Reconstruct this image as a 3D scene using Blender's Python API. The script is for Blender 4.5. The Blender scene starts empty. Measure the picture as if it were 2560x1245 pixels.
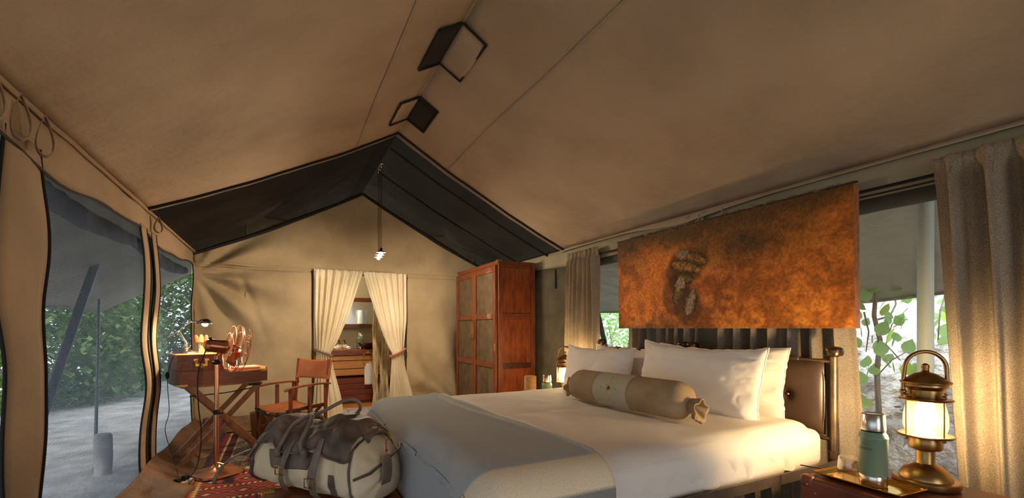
import bpy, bmesh, math, random
import numpy as np
from math import sin, cos, pi, radians, sqrt, atan2
from mathutils import Vector as V, Matrix, noise
random.seed(7)
S = bpy.context.scene
COL = S.collection
# ------------------------------------------------------------------ camera, sky, exposure
FPX, TH, EYE = 1110.0, radians(27.4), 1.25
cam = bpy.data.cameras.new('camera')
cam.sensor_fit = 'HORIZONTAL'; cam.sensor_width = 36.0
cam.lens = FPX / 2560 * 36.0
cam.shift_y = (821 - 622.5) / 2560
cam.clip_start = 0.02; cam.clip_end = 200
co = bpy.data.objects.new('camera', cam); COL.objects.link(co)
co.location = (0, 0, EYE); co.rotation_euler = (pi/2, 0, -TH)
S.camera = co
w = bpy.data.worlds.new('world'); S.world = w; w.use_nodes = True
nt = w.node_tree; bg = nt.nodes['Background']
bg.inputs[0].default_value = (0.80, 0.90, 1.0, 1); bg.inputs[1].default_value = 2.9
sun = bpy.data.lights.new('sun', 'SUN'); sun.energy = 1.6; sun.angle = radians(12); sun.color = (1, .95, .86)
so = bpy.data.objects.new('sun', sun); COL.objects.link(so); so.rotation_euler = (radians(38), radians(-30), 0)
S.view_settings.view_transform = 'Standard'; S.view_settings.look = 'None'
S.view_settings.exposure = 0.64; S.view_settings.gamma = 1; S.view_settings.use_curve_mapping = False
LAMP_W = 1.0

# ------------------------------------------------------------------ materials
def srgb(*c):
    return tuple(((x/255)/12.92 if x/255 <= .04045 else ((x/255+.055)/1.055)**2.4) for x in c) + (1,)
def mat(name, c1, c2=None, rough=.7, metal=0, vs=5, stretch=None, bump=0, bs=60, bdist=.01, sheen=0,
        trans=0, transl=0, emit=None, attr=None, contrast=(.35, .65), spec=.5, detail=4, fine=None, fs=300, alpha=None, coat=0):
    m = bpy.data.materials.new(name); m.use_nodes = True
    n = m.node_tree.nodes; l = m.node_tree.links
    p = n['Principled BSDF']; out = n['Material Output']
    p.inputs['Roughness'].default_value = rough; p.inputs['Metallic'].default_value = metal
    p.inputs['Specular IOR Level'].default_value = spec
    if coat: p.inputs['Coat Weight'].default_value = coat; p.inputs['Coat Roughness'].default_value = .15
    c1 = srgb(*c1); c2 = srgb(*c2) if c2 else c1
    tc = n.new('ShaderNodeTexCoord'); mp = n.new('ShaderNodeMapping')
    l.new(tc.outputs['Object'], mp.inputs['Vector'])
    if stretch: mp.inputs['Scale'].default_value = stretch
    csock = None
    if attr:
        a = n.new('ShaderNodeVertexColor'); a.layer_name = attr; csock = a.outputs['Color']
    elif c2 != c1:
        no = n.new('ShaderNodeTexNoise'); no.inputs['Scale'].default_value = vs; no.inputs['Detail'].default_value = detail
        l.new(mp.outputs['Vector'], no.inputs['Vector'])
        r = n.new('ShaderNodeValToRGB'); r.color_ramp.elements[0].position = contrast[0]; r.color_ramp.elements[1].position = contrast[1]
        r.color_ramp.elements[0].color = c1; r.color_ramp.elements[1].color = c2
        l.new(no.outputs['Fac'], r.inputs['Fac']); csock = r.outputs['Color']
    if fine:                       # fine woven grain: multiply by a high frequency noise
        nf = n.new('ShaderNodeTexNoise'); nf.inputs['Scale'].default_value = fs; nf.inputs['Detail'].default_value = 2
        l.new(tc.outputs['Object'], nf.inputs['Vector'])
        mr = n.new('ShaderNodeMapRange'); mr.inputs[1].default_value = .35; mr.inputs[2].default_value = .65
        mr.inputs[3].default_value = 1-fine; mr.inputs[4].default_value = 1+fine*.5
        l.new(nf.outputs['Fac'], mr.inputs[0])
        mx = n.new('ShaderNodeMix'); mx.data_type = 'RGBA'; mx.blend_type = 'MULTIPLY'; mx.inputs[0].default_value = 1
        if csock: l.new(csock, mx.inputs[6])
        else: mx.inputs[6].default_value = c1
        l.new(mr.outputs[0], mx.inputs[7]); csock = mx.outputs[2]
    if csock: l.new(csock, p.inputs['Base Color'])
    else: p.inputs['Base Color'].default_value = c1
    if bump:
        nb = n.new('ShaderNodeTexNoise'); nb.inputs['Scale'].default_value = bs; nb.inputs['Detail'].default_value = 4
        l.new(mp.outputs['Vector'], nb.inputs['Vector'])
        b = n.new('ShaderNodeBump'); b.inputs['Strength'].default_value = bump; b.inputs['Distance'].default_value = bdist
        l.new(nb.outputs['Fac'], b.inputs['Height']); l.new(b.outputs['Normal'], p.inputs['Normal'])
    if emit:
        p.inputs['Emission Color'].default_value = emit[0] + (1,); p.inputs['Emission Strength'].default_value = emit[1]
    if transl:
        t = n.new('ShaderNodeBsdfTranslucent'); mx2 = n.new('ShaderNodeMixShader'); mx2.inputs[0].default_value = transl
        if csock: l.new(csock, t.inputs[0])
        else: t.inputs[0].default_value = c1
        l.new(p.outputs[0], mx2.inputs[1]); l.new(t.outputs[0], mx2.inputs[2]); l.new(mx2.outputs[0], out.inputs['Surface'])
    return m
def net_mat(name, c, clear, period=.011, amount=.35, rot=0, c2=None, vs=3, glow=.45):
    """insect net: see-through share with a woven modulation, the rest cloth"""
    m = bpy.data.materials.new(name); m.use_nodes = True
    n = m.node_tree.nodes; l = m.node_tree.links; out = n['Material Output']; n.remove(n['Principled BSDF'])
    tc = n.new('ShaderNodeTexCoord'); mp = n.new('ShaderNodeMapping'); mp.inputs['Rotation'].default_value = (rot, 0, 0)
    l.new(tc.outputs['Object'], mp.inputs['Vector'])
    facs = []
    for ax in ('Y', 'Z'):
        wv = n.new('ShaderNodeTexWave'); wv.bands_direction = ax; wv.inputs['Scale'].default_value = 1/period*.314*1.0
        wv.inputs['Distortion'].default_value = 1.2; wv.inputs['Detail'].default_value = 1
        l.new(mp.outputs['Vector'], wv.inputs['Vector']); facs.append(wv.outputs['Fac'])
    ad = n.new('ShaderNodeMath'); ad.operation = 'ADD'; l.new(facs[0], ad.inputs[0]); l.new(facs[1], ad.inputs[1])
    no = n.new('ShaderNodeTexNoise'); no.inputs['Scale'].default_value = 60; l.new(mp.outputs['Vector'], no.inputs['Vector'])
    a2 = n.new('ShaderNodeMath'); a2.operation = 'ADD'; l.new(ad.outputs[0], a2.inputs[0]); l.new(no.outputs['Fac'], a2.inputs[1])
    mr = n.new('ShaderNodeMapRange'); mr.inputs[1].default_value = .5; mr.inputs[2].default_value = 2.5
    mr.inputs[3].default_value = max(0, clear-amount/2); mr.inputs[4].default_value = min(1, clear+amount/2)
    l.new(a2.outputs[0], mr.inputs[0])
    d = n.new('ShaderNodeBsdfDiffuse'); d.inputs[0].default_value = srgb(*c)
    tl = n.new('ShaderNodeBsdfTranslucent'); tl.inputs[0].default_value = srgb(*(c2 or c)); dm = n.new('ShaderNodeMixShader'); dm.inputs[0].default_value = glow
    l.new(d.outputs[0], dm.inputs[1]); l.new(tl.outputs[0], dm.inputs[2])
    if c2:
        nn = n.new('ShaderNodeTexNoise'); nn.inputs['Scale'].default_value = vs; l.new(tc.outputs['Object'], nn.inputs['Vector'])
        r = n.new('ShaderNodeValToRGB'); r.color_ramp.elements[0].color = srgb(*c); r.color_ramp.elements[1].color = srgb(*c2)
        r.color_ramp.elements[0].position = .35; r.color_ramp.elements[1].position = .7
        l.new(nn.outputs['Fac'], r.inputs['Fac']); l.new(r.outputs['Color'], d.inputs[0])
    tr = n.new('ShaderNodeBsdfTransparent'); mx = n.new('ShaderNodeMixShader')
    l.new(mr.outputs[0], mx.inputs[0]); l.new(dm.outputs[0], mx.inputs[1]); l.new(tr.outputs[0], mx.inputs[2])
    l.new(mx.outputs[0], out.inputs['Surface'])
    return m
def glass_mat(name, tint=(1, 1, 1), base=.06):
    m = bpy.data.materials.new(name); m.use_nodes = True
    n = m.node_tree.nodes; l = m.node_tree.links; out = n['Material Output']; n.remove(n['Principled BSDF'])
    tr = n.new('ShaderNodeBsdfTransparent'); tr.inputs[0].default_value = tint + (1,)
    g = n.new('ShaderNodeBsdfGlossy'); g.inputs['Roughness'].default_value = .03
    f = n.new('ShaderNodeLayerWeight'); f.inputs[0].default_value = .35
    ad = n.new('ShaderNodeMath'); ad.operation = 'MULTIPLY_ADD'; ad.inputs[1].default_value = .75; ad.inputs[2].default_value = base
    l.new(f.outputs['Facing'], ad.inputs[0])
    mx = n.new('ShaderNodeMixShader'); l.new(ad.outputs[0], mx.inputs[0]); l.new(tr.outputs[0], mx.inputs[1]); l.new(g.outputs[0], mx.inputs[2])
    l.new(mx.outputs[0], out.inputs['Surface'])
    return m
M = {}
M['roof'] = mat('roof_canvas', (170, 150, 124), (194, 174, 146), rough=.85, vs=1.6, bump=.45, bs=4, bdist=.06, fine=.05, fs=200, contrast=(.3, .7))
M['canvas'] = mat('wall_canvas', (168, 148, 114), (184, 164, 128), rough=.85, vs=2.5, bump=.3, bs=7, bdist=.04, fine=.05, fs=200)
M['strip'] = mat('strip_canvas', (150, 126, 98), (166, 140, 110), rough=.85, vs=3, bump=.2, bs=15, bdist=.02, fine=.05)
M['olive'] = mat('olive_canvas', (150, 140, 112), (165, 155, 126), rough=.85, vs=2, bump=.2, bs=8, bdist=.02, fine=.04)
M['dark_flap_roll'] = mat('dark_flap_and_roll', (74, 68, 52), (92, 84, 64), rough=.9, vs=6, bump=.2, bs=20, fine=.15, fs=150)
M['net'] = net_mat('left_insect_net', (66, 76, 92), .30, period=.012, amount=.12, c2=(92, 104, 122), vs=5)
M['net_right'] = net_mat('right_insect_net', (120, 118, 115), .82, period=.010, amount=.12, rot=.6)
M['shade_right'] = net_mat('black_shade_net_lit_side', (34, 29, 26), .16, period=.007, amount=.06, c2=(46, 40, 36), glow=.1)  # same net, made clearer to show the daylight behind the right slope
M['shade'] = net_mat('black_shade_net', (36, 29, 25), .07, period=.007, amount=.04, c2=(48, 39, 33), glow=.05)
M['black'] = mat('black_edging', (28, 24, 22), rough=.8)
M['brownpipe'] = mat('dark_brown_edging', (58, 42, 32), rough=.8)
M['skirt'] = mat('brown_tarpaulin', (78, 50, 28), (122, 84, 50), rough=.6, vs=3, bump=.5, bs=6, bdist=.05)
M['ground'] = mat('ground_canvas', (128, 98, 62), (150, 116, 76), rough=.8, vs=4, bump=.4, bs=6, bdist=.04)
M['wood'] = mat('reddish_wood', (92, 44, 20), (140, 70, 32), rough=.38, vs=6, stretch=(14, 14, 1.2), bump=.05, bs=20, detail=6)
M['wood_h'] = mat('reddish_wood_across', (88, 42, 20), (132, 66, 32), rough=.38, vs=6, stretch=(1.5, 1.5, 14), bump=.05, bs=20, detail=6)
M['wood_dark'] = mat('dark_wood_and_rail_shade', (64, 28, 14), (88, 40, 20), rough=.35, vs=6, stretch=(1.5, 1.5, 14))
M['burl'] = mat('figured_wood_panel', (96, 42, 18), (158, 78, 32), rough=.32, vs=4, stretch=(5, 5, 1.3), detail=7, contrast=(.3, .7), coat=.2)
M['rattan'] = mat('rattan_panel', (84, 66, 44), (110, 88, 58), rough=.75, vs=8, bump=.4, bs=250, bdist=.002, fine=.3, fs=260)
M['deskwood'] = mat('dark_desk_wood', (96, 54, 38), (122, 70, 50), rough=.4, vs=5, stretch=(1.5, 6, 16), detail=6)
M['legwood'] = mat('desk_leg_wood', (132, 88, 60), (160, 110, 78), rough=.35, vs=5, stretch=(8, 8, 2), detail=5)
M['palewood'] = mat('pale_desk_top_wood', (186, 132, 86), (206, 154, 104), rough=.4, vs=5, stretch=(3, 12, 12))
M['brass'] = mat('brass', (206, 168, 92), rough=.28, metal=1)
M['antique'] = mat('antique_brass', (150, 116, 70), (176, 138, 86), rough=.34, metal=1, vs=6)
M['trayb'] = mat('polished_brass_tray', (232, 190, 96), rough=.14, metal=1)
M['copper'] = mat('copper_metal', (226, 160, 120), rough=.3, metal=1)
M['copper_dk'] = mat('darker_copper_motor', (186, 124, 92), rough=.3, metal=1)
M['silver'] = mat('silver_metal', (205, 200, 190), rough=.22, metal=1)
M['bedmetal'] = mat('brushed_bed_metal', (120, 100, 78), (150, 124, 92), rough=.4, metal=.85, vs=12, bump=.1, bs=60)
M['railmetal'] = mat('grey_brown_bed_rail', (110, 92, 76), (132, 112, 92), rough=.5, metal=.6, vs=8)
M['knob'] = mat('dark_bronze_knob', (98, 78, 56), rough=.25, metal=.9)
M['leather'] = mat('tan_leather', (158, 86, 42), (184, 106, 56), rough=.45, vs=6, bump=.1, bs=80)
M['hleather'] = mat('headboard_leather', (74, 54, 40), (90, 68, 52), rough=.35, vs=6, bump=.06, bs=120)
M['stitch'] = mat('leather_underside_canvas', (70, 72, 84), rough=.8)
M['linen'] = mat('white_linen', (238, 228, 216), rough=.85, bump=.12, bs=9, bdist=.03)
M['pillow'] = mat('white_cotton_pillow', (238, 228, 214), rough=.85, bump=.12, bs=14, bdist=.015)
M['suede'] = mat('taupe_suede', (150, 124, 92), (168, 142, 108), rough=.9, vs=9, bump=.35, bs=12, bdist=.012)
M['bandcl'] = mat('grey_green_band_cloth', (178, 170, 146), rough=.9, fine=.08)
M['teal'] = mat('teal_beads', (110, 165, 140), rough=.6)
M['gold'] = mat('yellow_embroidery', (224, 196, 110), rough=.6)
M['throw'] = mat('woven_throw', (0, 0, 0), rough=.95, attr='col', bump=.3, bs=300, bdist=.002, fine=.12, fs=260)
M['curtain'] = mat('heathered_grey_brown_curtain', (150, 134, 112), (164, 148, 124), rough=.95, vs=4, fine=.32, fs=190)
M['cream'] = mat('cream_cotton_curtain', (228, 214, 182), (238, 226, 196), rough=.9, vs=4, transl=.15, bump=.12, bs=18)
M['bag'] = mat('khaki_bag_canvas', (224, 200, 160), (238, 216, 178), rough=.9, vs=4, bump=.4, bs=7, bdist=.03, fine=.07, fs=260)
M['bagleather'] = mat('worn_brown_leather', (76, 60, 50), (126, 104, 86), rough=.6, vs=9, bump=.35, bs=25, bdist=.008, detail=7)
M['strap'] = mat('grey_brown_strap_leather', (110, 92, 78), (138, 118, 102), rough=.5, vs=14, bump=.15, bs=60)
M['case'] = mat('red_brown_suitcase_leather', (108, 56, 42), (140, 78, 58), rough=.4, vs=5, bump=.12, bs=50)
M['green'] = mat('sage_green_enamel', (124, 150, 124), rough=.35)
M['steel'] = mat('brushed_steel', (214, 204, 192), rough=.25, metal=1)
M['ink'] = mat('dark_green_print', (40, 58, 44), rough=.6)
M['cork'] = mat('cork', (188, 142, 88), (206, 160, 104), rough=.85, vs=60, fine=.2)
M['rug'] = mat('kilim_wool', (0, 0, 0), rough=.95, attr='col', bump=.4, bs=200, bdist=.004, fine=.2, fs=120)
M['fringe'] = mat('rug_fringe', (176, 136, 92), rough=.9)
M['print'] = mat('canvas_print', (0, 0, 0), rough=.7, spec=.2, attr='col', bump=.15, bs=90, bdist=.003, fine=.12, fs=110)
M['fly'] = mat('grey_green_fly_sheet', (158, 152, 138), (170, 164, 150), rough=.9, vs=2, bump=.8, bs=3, bdist=.12, transl=.3)
M['soil'] = mat('pale_sandy_soil', (150, 144, 140), (196, 190, 184), rough=.95, vs=4, bump=.6, bs=12, bdist=.05, detail=8)
M['bank'] = mat('grey_rooty_bank', (150, 142, 138), (238, 234, 230), rough=.95, vs=5, bump=1, bs=9, bdist=.12, detail=10, contrast=(.32, .62))
M['bark'] = mat('grey_bark', (104, 94, 84), (150, 140, 128), rough=.95, vs=6, stretch=(4, 4, 1), bump=.8, bs=14, bdist=.02)
M['leaf'] = mat('fresh_leaf', (138, 176, 104), (176, 206, 142), rough=.5, vs=3, transl=.4)
M['leaf2'] = mat('bright_yellow_green_leaf', (176, 206, 90), rough=.5, transl=.4)
M['bushleaf'] = mat('bush_leaf', (84, 116, 56), (140, 166, 96), rough=.6, vs=2.5, transl=.35)
M['dryleaf'] = mat('dry_leaf', (170, 130, 96), rough=.8)
M['palepole'] = mat('pale_painted_pole', (206, 216, 206), rough=.5)
M['greypole'] = mat('grey_metal_pole', (74, 76, 80), rough=.45, metal=.3)
M['vanity'] = mat('honey_wood_front', (176, 116, 56), (202, 142, 76), rough=.4, vs=5, stretch=(1.2, 8, 14))
M['redwood'] = mat('dark_red_wood', (96, 40, 22), (134, 62, 34), rough=.35, vs=5, stretch=(1.2, 8, 14))
M['plank'] = mat('golden_floor_board', (190, 124, 56), (218, 150, 76), rough=.35, vs=5, stretch=(1.2, 10, 10))
M['tile'] = mat('daylit_blue_floor_tile', (150, 150, 172), (168, 166, 186), rough=.3, vs=6)  # blue of the daylight on the floor put into the tile colour
M['grout'] = mat('grout', (110, 108, 120), rough=.9)
M['mirror'] = mat('mirror_glass', (200, 212, 220), rough=.28, metal=1)
M['bathwall'] = mat('pale_bathroom_canvas', (178, 168, 138), rough=.85, bump=.15, bs=6)
M['bathceil'] = mat('thin_pale_canvas', (214, 210, 200), rough=.85, transl=.6)
M['white'] = mat('white_fabric', (232, 232, 232), rough=.85, bump=.2, bs=120, bdist=.003)
M['shadewhite'] = mat('white_lampshade', (224, 230, 236), rough=.8, transl=.3)
M['plastic'] = mat('white_plastic', (196, 180, 158), rough=.4)
M['bowl'] = mat('dark_brown_bowl', (64, 34, 24), rough=.15, spec=.8)
M['label'] = mat('white_label', (230, 226, 216), rough=.6)
M['amber'] = mat('amber_bottle', (120, 90, 54), rough=.2)
M['oak'] = mat('orange_wood_spoon', (222, 140, 52), rough=.5)
M['redspoon'] = mat('dark_red_wood_spoon', (140, 60, 34), rough=.5)
M['paper'] = mat('cream_paper', (226, 206, 172), rough=.8)
M['redcover'] = mat('red_book_cover', (150, 50, 30), rough=.6)
M['branchw'] = mat('weathered_branch', (156, 134, 100), (212, 188, 148), rough=.85, vs=6, stretch=(6, 6, 1), bump=.7, bs=16, bdist=.015)
M['glass'] = glass_mat('clear_glass')
M['chimney'] = glass_mat('warm_lamp_glass', (1, .97, .9), .04)
_m = M['chimney']; _n = _m.node_tree.nodes; _l = _m.node_tree.links; _t = _n.new('ShaderNodeBsdfTranslucent'); _t.inputs[0].default_value = (1, .9, .75, 1)
_x = _n.new('ShaderNodeMixShader'); _x.inputs[0].default_value = .005; _o = _n['Material Output']; _l.new(_o.inputs[0].links[0].from_socket, _x.inputs[1]); _l.new(_t.outputs[0], _x.inputs[2]); _l.new(_x.outputs[0], _o.inputs[0])
M['bulb'] = mat('lit_bulb', (255, 230, 180), emit=((1, .80, .50), 26))
M['bulb_desk'] = mat('lit_desk_bulb', (255, 230, 180), emit=((1, .78, .50), 800))
M['bulb_lan'] = mat('lit_lantern_bulb', (255, 230, 180), emit=((1, .76, .46), 440))
M['bulb_pen'] = mat('lit_pendant_bulb', (255, 230, 190), emit=((1, .80, .58), 2000))
M['bulb_bath'] = mat('added_bathroom_bulb', (255, 230, 190), emit=((1, .82, .56), 1500))

# ------------------------------------------------------------------ mesh building
class MB:
    def __init__(s): s.v = []; s.f = []; s.c = []
    def add(s, vs, fs, col=None):
        b = len(s.v); s.v += [tuple(p) for p in vs]; s.f += [tuple(i+b for i in f) for f in fs]
        if col is not None: s.c += [col]*len(vs)
        return s
    def box(s, c, d, rot=None):
        vs = [V((x*d[0]/2, y*d[1]/2, z*d[2]/2)) for x in (-1, 1) for y in (-1, 1) for z in (-1, 1)]
        if rot is not None: vs = [rot @ p for p in vs]
        return s.add([p+V(c) for p in vs], [(0,1,3,2),(4,6,7,5),(0,4,5,1),(2,3,7,6),(0,2,6,4),(1,5,7,3)])
    def bar(s, a, b, wd, th, up=(0, 0, 1)):
        """straight bar of rectangular section from a to b; wd across, th along `up`"""
        a = V(a); b = V(b); d = (b-a); L = d.length; d.normalize()
        u = V(up); u = (u - d*u.dot(d)).normalized(); x = d.cross(u)
        r = Matrix((x, d, u)).transposed()
        return s.box((a+b)/2, (wd, L, th), r)
    def tube(s, path, r, n=8, closed=False, caps=True):
        P = [V(p) for p in path]; m = len(P); rs = r if isinstance(r, (list, tuple)) else [r]*m
        vs = []; nrm = None
        for i, p in enumerate(P):
            if closed: t = P[(i+1) % m]-P[i-1]
            else: t = P[min(i+1, m-1)]-P[max(i-1, 0)]
            if t.length < 1e-9: t = V((0, 0, 1))
            t.normalize()
            if nrm is None:
                nrm = t.orthogonal().normalized()
            nrm = (nrm - t*nrm.dot(t))
            nrm = nrm.normalized() if nrm.length > 1e-6 else t.orthogonal().normalized()
            bn = t.cross(nrm)
            for k in range(n):
                a = 2*pi*k/n; vs.append(p + (nrm*cos(a)+bn*sin(a))*rs[i])
        fs = []
        for i in range(m if closed else m-1):
            j = (i+1) % m
            for k in range(n):
                k2 = (k+1) % n; fs.append((i*n+k, i*n+k2, j*n+k2, j*n+k))
        if caps and not closed: fs.append(tuple(range(n))[::-1]); fs.append(tuple((m-1)*n+k for k in range(n)))
        return s.add(vs, fs)
    def lathe(s, prof, n=24, c=(0, 0, 0), rot=None, lobes=None):
        vs = []; fs = []
        for r, z in prof:
            for k in range(n):
                a = 2*pi*k/n; rr = r*(lobes(a, z) if lobes else 1)
                vs.append(V((rr*cos(a), rr*sin(a), z)))
        m = len(prof)
        for i in range(m-1):
            for k in range(n):
                k2 = (k+1) % n; fs.append((i*n+k, i*n+k2, (i+1)*n+k2, (i+1)*n+k))
        fs.append(tuple(range(n))[::-1]); fs.append(tuple((m-1)*n+k for k in range(n)))
        if rot is not None: vs = [rot @ p for p in vs]
        return s.add([p+V(c) for p in vs], fs)
    def grid(s, nu, nv, f, cu=False, colf=None):
        b = len(s.v)
        for i in range(nu):
            for j in range(nv):
                u = i/(nu if cu else nu-1); v = j/(nv-1)
                s.v.append(tuple(f(u, v)))
                if colf: s.c.append(colf(u, v))
        for i in range(nu if cu else nu-1):
            i2 = (i+1) % nu
            for j in range(nv-1):
                s.f.append((b+i*nv+j, b+i2*nv+j, b+i2*nv+j+1, b+i*nv+j+1))
        return s
    def ball(s, c, r, n=12, sc=(1, 1, 1)):
        prof = [(max(1e-4, sin(pi*i/8)), -cos(pi*i/8)) for i in range(9)]
        return s.lathe([(a*r*sc[0], b*r*sc[2]) for a, b in prof], n, c)
    def build(s, name, m, parent=None, smooth=True, bevel=0, solid=0, ang=40, subs=0, loc=None, kind=None, bseg=2, off=0):
        me = bpy.data.meshes.new(name); me.from_pydata(s.v, [], s.f); me.update()
        if smooth and s.f:
            me.polygons.foreach_set('use_smooth', [True]*len(me.polygons)); me.set_sharp_from_angle(angle=radians(ang))
        if s.c:
            ca = me.color_attributes.new('col', 'FLOAT_COLOR', 'POINT')
            ca.data.foreach_set('color', np.array(s.c, dtype=np.float32).reshape(-1))
        me.materials.append(M[m] if isinstance(m, str) else m)
        o = bpy.data.objects.new(name, me); COL.objects.link(o)
        if parent is not None: o.parent = parent
        if loc: o.location = loc
        if solid:
            md = o.modifiers.new('thick', 'SOLIDIFY'); md.thickness = solid; md.offset = off
        if bevel:
            md = o.modifiers.new('bev', 'BEVEL'); md.width = bevel; md.segments = bseg; md.limit_method = 'ANGLE'; md.angle_limit = radians(50)
        if subs:
            md = o.modifiers.new('sub', 'SUBSURF'); md.levels = subs; md.render_levels = subs
        if kind: o['kind'] = kind
        return o
def thing(name, label, cat, loc=(0, 0, 0), rz=0, group=None, kind=None):
    o = bpy.data.objects.new(name, None); COL.objects.link(o); o.empty_display_size = .05
    o.location = loc; o.rotation_euler = (0, 0, rz); tag(o, label, cat, group, kind); return o
def tag(o, label=None, cat=None, group=None, kind=None):
    if label: o['label'] = label
    if cat: o['category'] = cat
    if group: o['group'] = group
    if kind: o['kind'] = kind
    return o
def dup(root, loc, rz, label, group=None):
    r = root.copy(); COL.objects.link(r); r.location = loc; r.rotation_euler = (0, 0, rz); r['label'] = label
    if group: r['group'] = group
    for ch in list(root.children):
        c = ch.copy(); COL.objects.link(c); c.parent = r
        for g in ch.children:
            d = g.copy(); COL.objects.link(d); d.parent = c
    return r
def fn(x, y=0, z=0, s=1.0): return noise.noise(V((x*s, y*s, z*s)))
def sp(x, p): return math.copysign(abs(x)**p, x)
def smooth(a, b, x):
    t = max(0, min(1, (x-a)/(b-a))); return t*t*(3-2*t)
def px2plane(px, py, X):        # image point -> (Y, Z) on the plane x = X (used to lay out the flat print)
    u = (px-1280)/FPX; v = (821-py)/FPX; t = X/(sin(TH)+cos(TH)*u)
    return t*(cos(TH)-sin(TH)*u), EYE+v*t

# ------------------------------------------------------------------ tent dimensions
XL, XR, XM, YB, YF, YS = -.93, 2.9, .985, 6.4, -2.6, 4.32      # left, right, ridge, back, front, start of shade net
ZE, ZR = 2.16, 3.13
def roofz(x): 
    k = (x-XL)/(XM-XL) if x < XM else (XR-x)/(XR-XM)
    return ZE+(ZR-ZE)*k
def sagl(k, y): return (-.035 + .03*fn(k*2.2, y*.9, 3)+.008*fn(k*6, y*1.6, 7))*sin(pi*k)**.8
def roof_pt(side, k, y):
    x = XL+(XM-XL)*k if side < 0 else XR+(XM-XR)*k
    z = ZE+(ZR-ZE)*k
    return V((x, y, z+sagl(k, y)))
# ------------------------------------------------------------------ SETTING
fl = MB(); fl.grid(50, 90, lambda u, v: (XL+.02+(XR-XL-.04)*u, YF+(YB-YF)*v, .004*fn(u*9, v*16)+(.02*max(0, fn(u*20, v*34, 2)) if u < .12 else 0)))
floor = fl.build('floor', 'ground', solid=.03, off=-1); tag(floor, 'brown canvas groundsheet floor of the tent', kind='structure')
ceil = MB()
ceil.grid(28, 60, lambda u, v: roof_pt(-1, u, YF+(YS-YF)*v))
ceiling = ceil.build('ceiling', 'roof', solid=.006); tag(ceiling, 'tan canvas ridge roof seen from inside', kind='structure')
c2 = MB(); c2.grid(28, 60, lambda u, v: roof_pt(1, u, YF+(YS-YF)*v)); c2.build('right_slope', 'roof', ceiling, solid=.006)
for side, nm in ((-1, 'left'), (1, 'right')):
    b = MB(); b.grid(24, 22, lambda u, v: roof_pt(side, u, YS+.03+(YB-YS-.03)*v)-V((0, 0, .01+.03*sin(pi*v)*sin(pi*u))))
    b.build('shade_net', 'shade' if side < 0 else 'shade_right', ceiling)
    b = MB(); b.grid(30, 4, lambda u, v: roof_pt(side, u, YS-.05+.055*v)-V((0, 0, .012+.004*sin(u*40))))
    b.build('hem', 'strip', ceiling, solid=.004)
    b = MB(); b.tube([roof_pt(side, k/30, YS-.055)-V((0, 0, .016)) for k in range(31)], .008, 6)
    b.build('edging', 'black', ceiling)
    for yy in ([4.62, 5.35, 6.36] if side > 0 else [6.36]):
        b = MB(); b.tube([roof_pt(side, k/20, yy)-V((0, 0, .03)) for k in range(21)], .011 if yy < 6 else .02, 6); b.build('edging', 'black', ceiling)
# outer seam lines running along the roof
for side, x in ((-1, .6), (1, 1.48)):
    k = (x-XL)/(XM-XL) if side < 0 else (XR-x)/(XR-XM)
    b = MB(); b.grid(2, 60, lambda u, v: roof_pt(side, k+.006*u, YF+(YS-YF-.06)*v)-V((0, 0, .009))); b.build('seam', 'roof', ceiling, solid=.005)
b = MB(); b.tube([V((XM, YF+(YS-.1-YF)*i/30, ZR-.002)) for i in range(31)], .007, 8); b.build('ridge_seam', 'roof', ceiling)
# ridge vents: one half dark net, other half canvas flap, each with black edging
def vent(y0, y1, darkside, wl=.15):
    vt = thing('ridge_vent', 'black edged roof vent straddling the ridge %s' % ('nearer the viewer' if y0 < 3 else 'just before the black shade net'), 'vent', (XM, (y0+y1)/2, ZR), 0, None)
    ym = (y0+y1)/2
    for s in (-1, 1):
        kk = wl/(XM-XL)
        P = lambda a, y, dz=0: roof_pt(s, 1-kk*a, y)-V((XM, ym, ZR+.014+dz))
        b = MB(); b.grid(8, 8, lambda u, v: P(u, y0+(y1-y0)*v, 0.006*fn(u*3, v*3, s+y0)+(.02*sin(pi*v)*u if s != darkside else 0)))
        b.build('net_half' if s == darkside else 'canvas_half', 'black' if s == darkside else 'roof', vt, solid=.003)
        wd = .008
        for (a, b_) in ((P(0, y0, .006), P(1, y0, .006)), (P(1, y0, .006), P(1, y1, .006)), (P(1, y1, .006), P(0, y1, .006))):
            q = MB(); n_ = 10; q.tube([a.lerp(b_, i/n_)+V((0, 0, -.003*abs(fn(i*.7, y0, s)))) for i in range(n_+1)], wd, 6); q.build('edging', 'black', vt)
    return vt
vent(2.54, 3.0, -1); vent(3.51, 3.93, 1)
# --- left wall: nets, canvas strips, header, skirt
ZT, ZB = 1.98, .17
def wave(z, ph, a=.05): return a*sin(z*7.2+ph)+.03*sin(z*3.1+ph*2)
def net(name, y0, y1, m, x=XL-.012, e0=None, e1=None, parent=None, z0=.1, z1=2.05, bulge=-.04):
    b = MB(); b.grid(20, 22, lambda u, v: (x+bulge*sin(pi*u)*sin(pi*v)+.012*fn(u*4, v*5, y0), y0+(y1-y0)*u, z0+(z1-z0)*v))
    o = b.build(name, m, parent); return o
wl = MB()      # header band with wavy lower edge
wl.grid(90, 5, lambda u, v: (XL+.006+.012*fn(u*30, v, 1), YF+(YB-YF)*u, (1.965+.012*sin(u*60)+.03*cos(u*26))*(1-v)+(ZE+.01)*v))
wall_left = wl.build('wall_left', 'strip', solid=.004); tag(wall_left, 'left tent wall of tan canvas bands between insect nets', kind='structure')
EDGES = []
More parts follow.
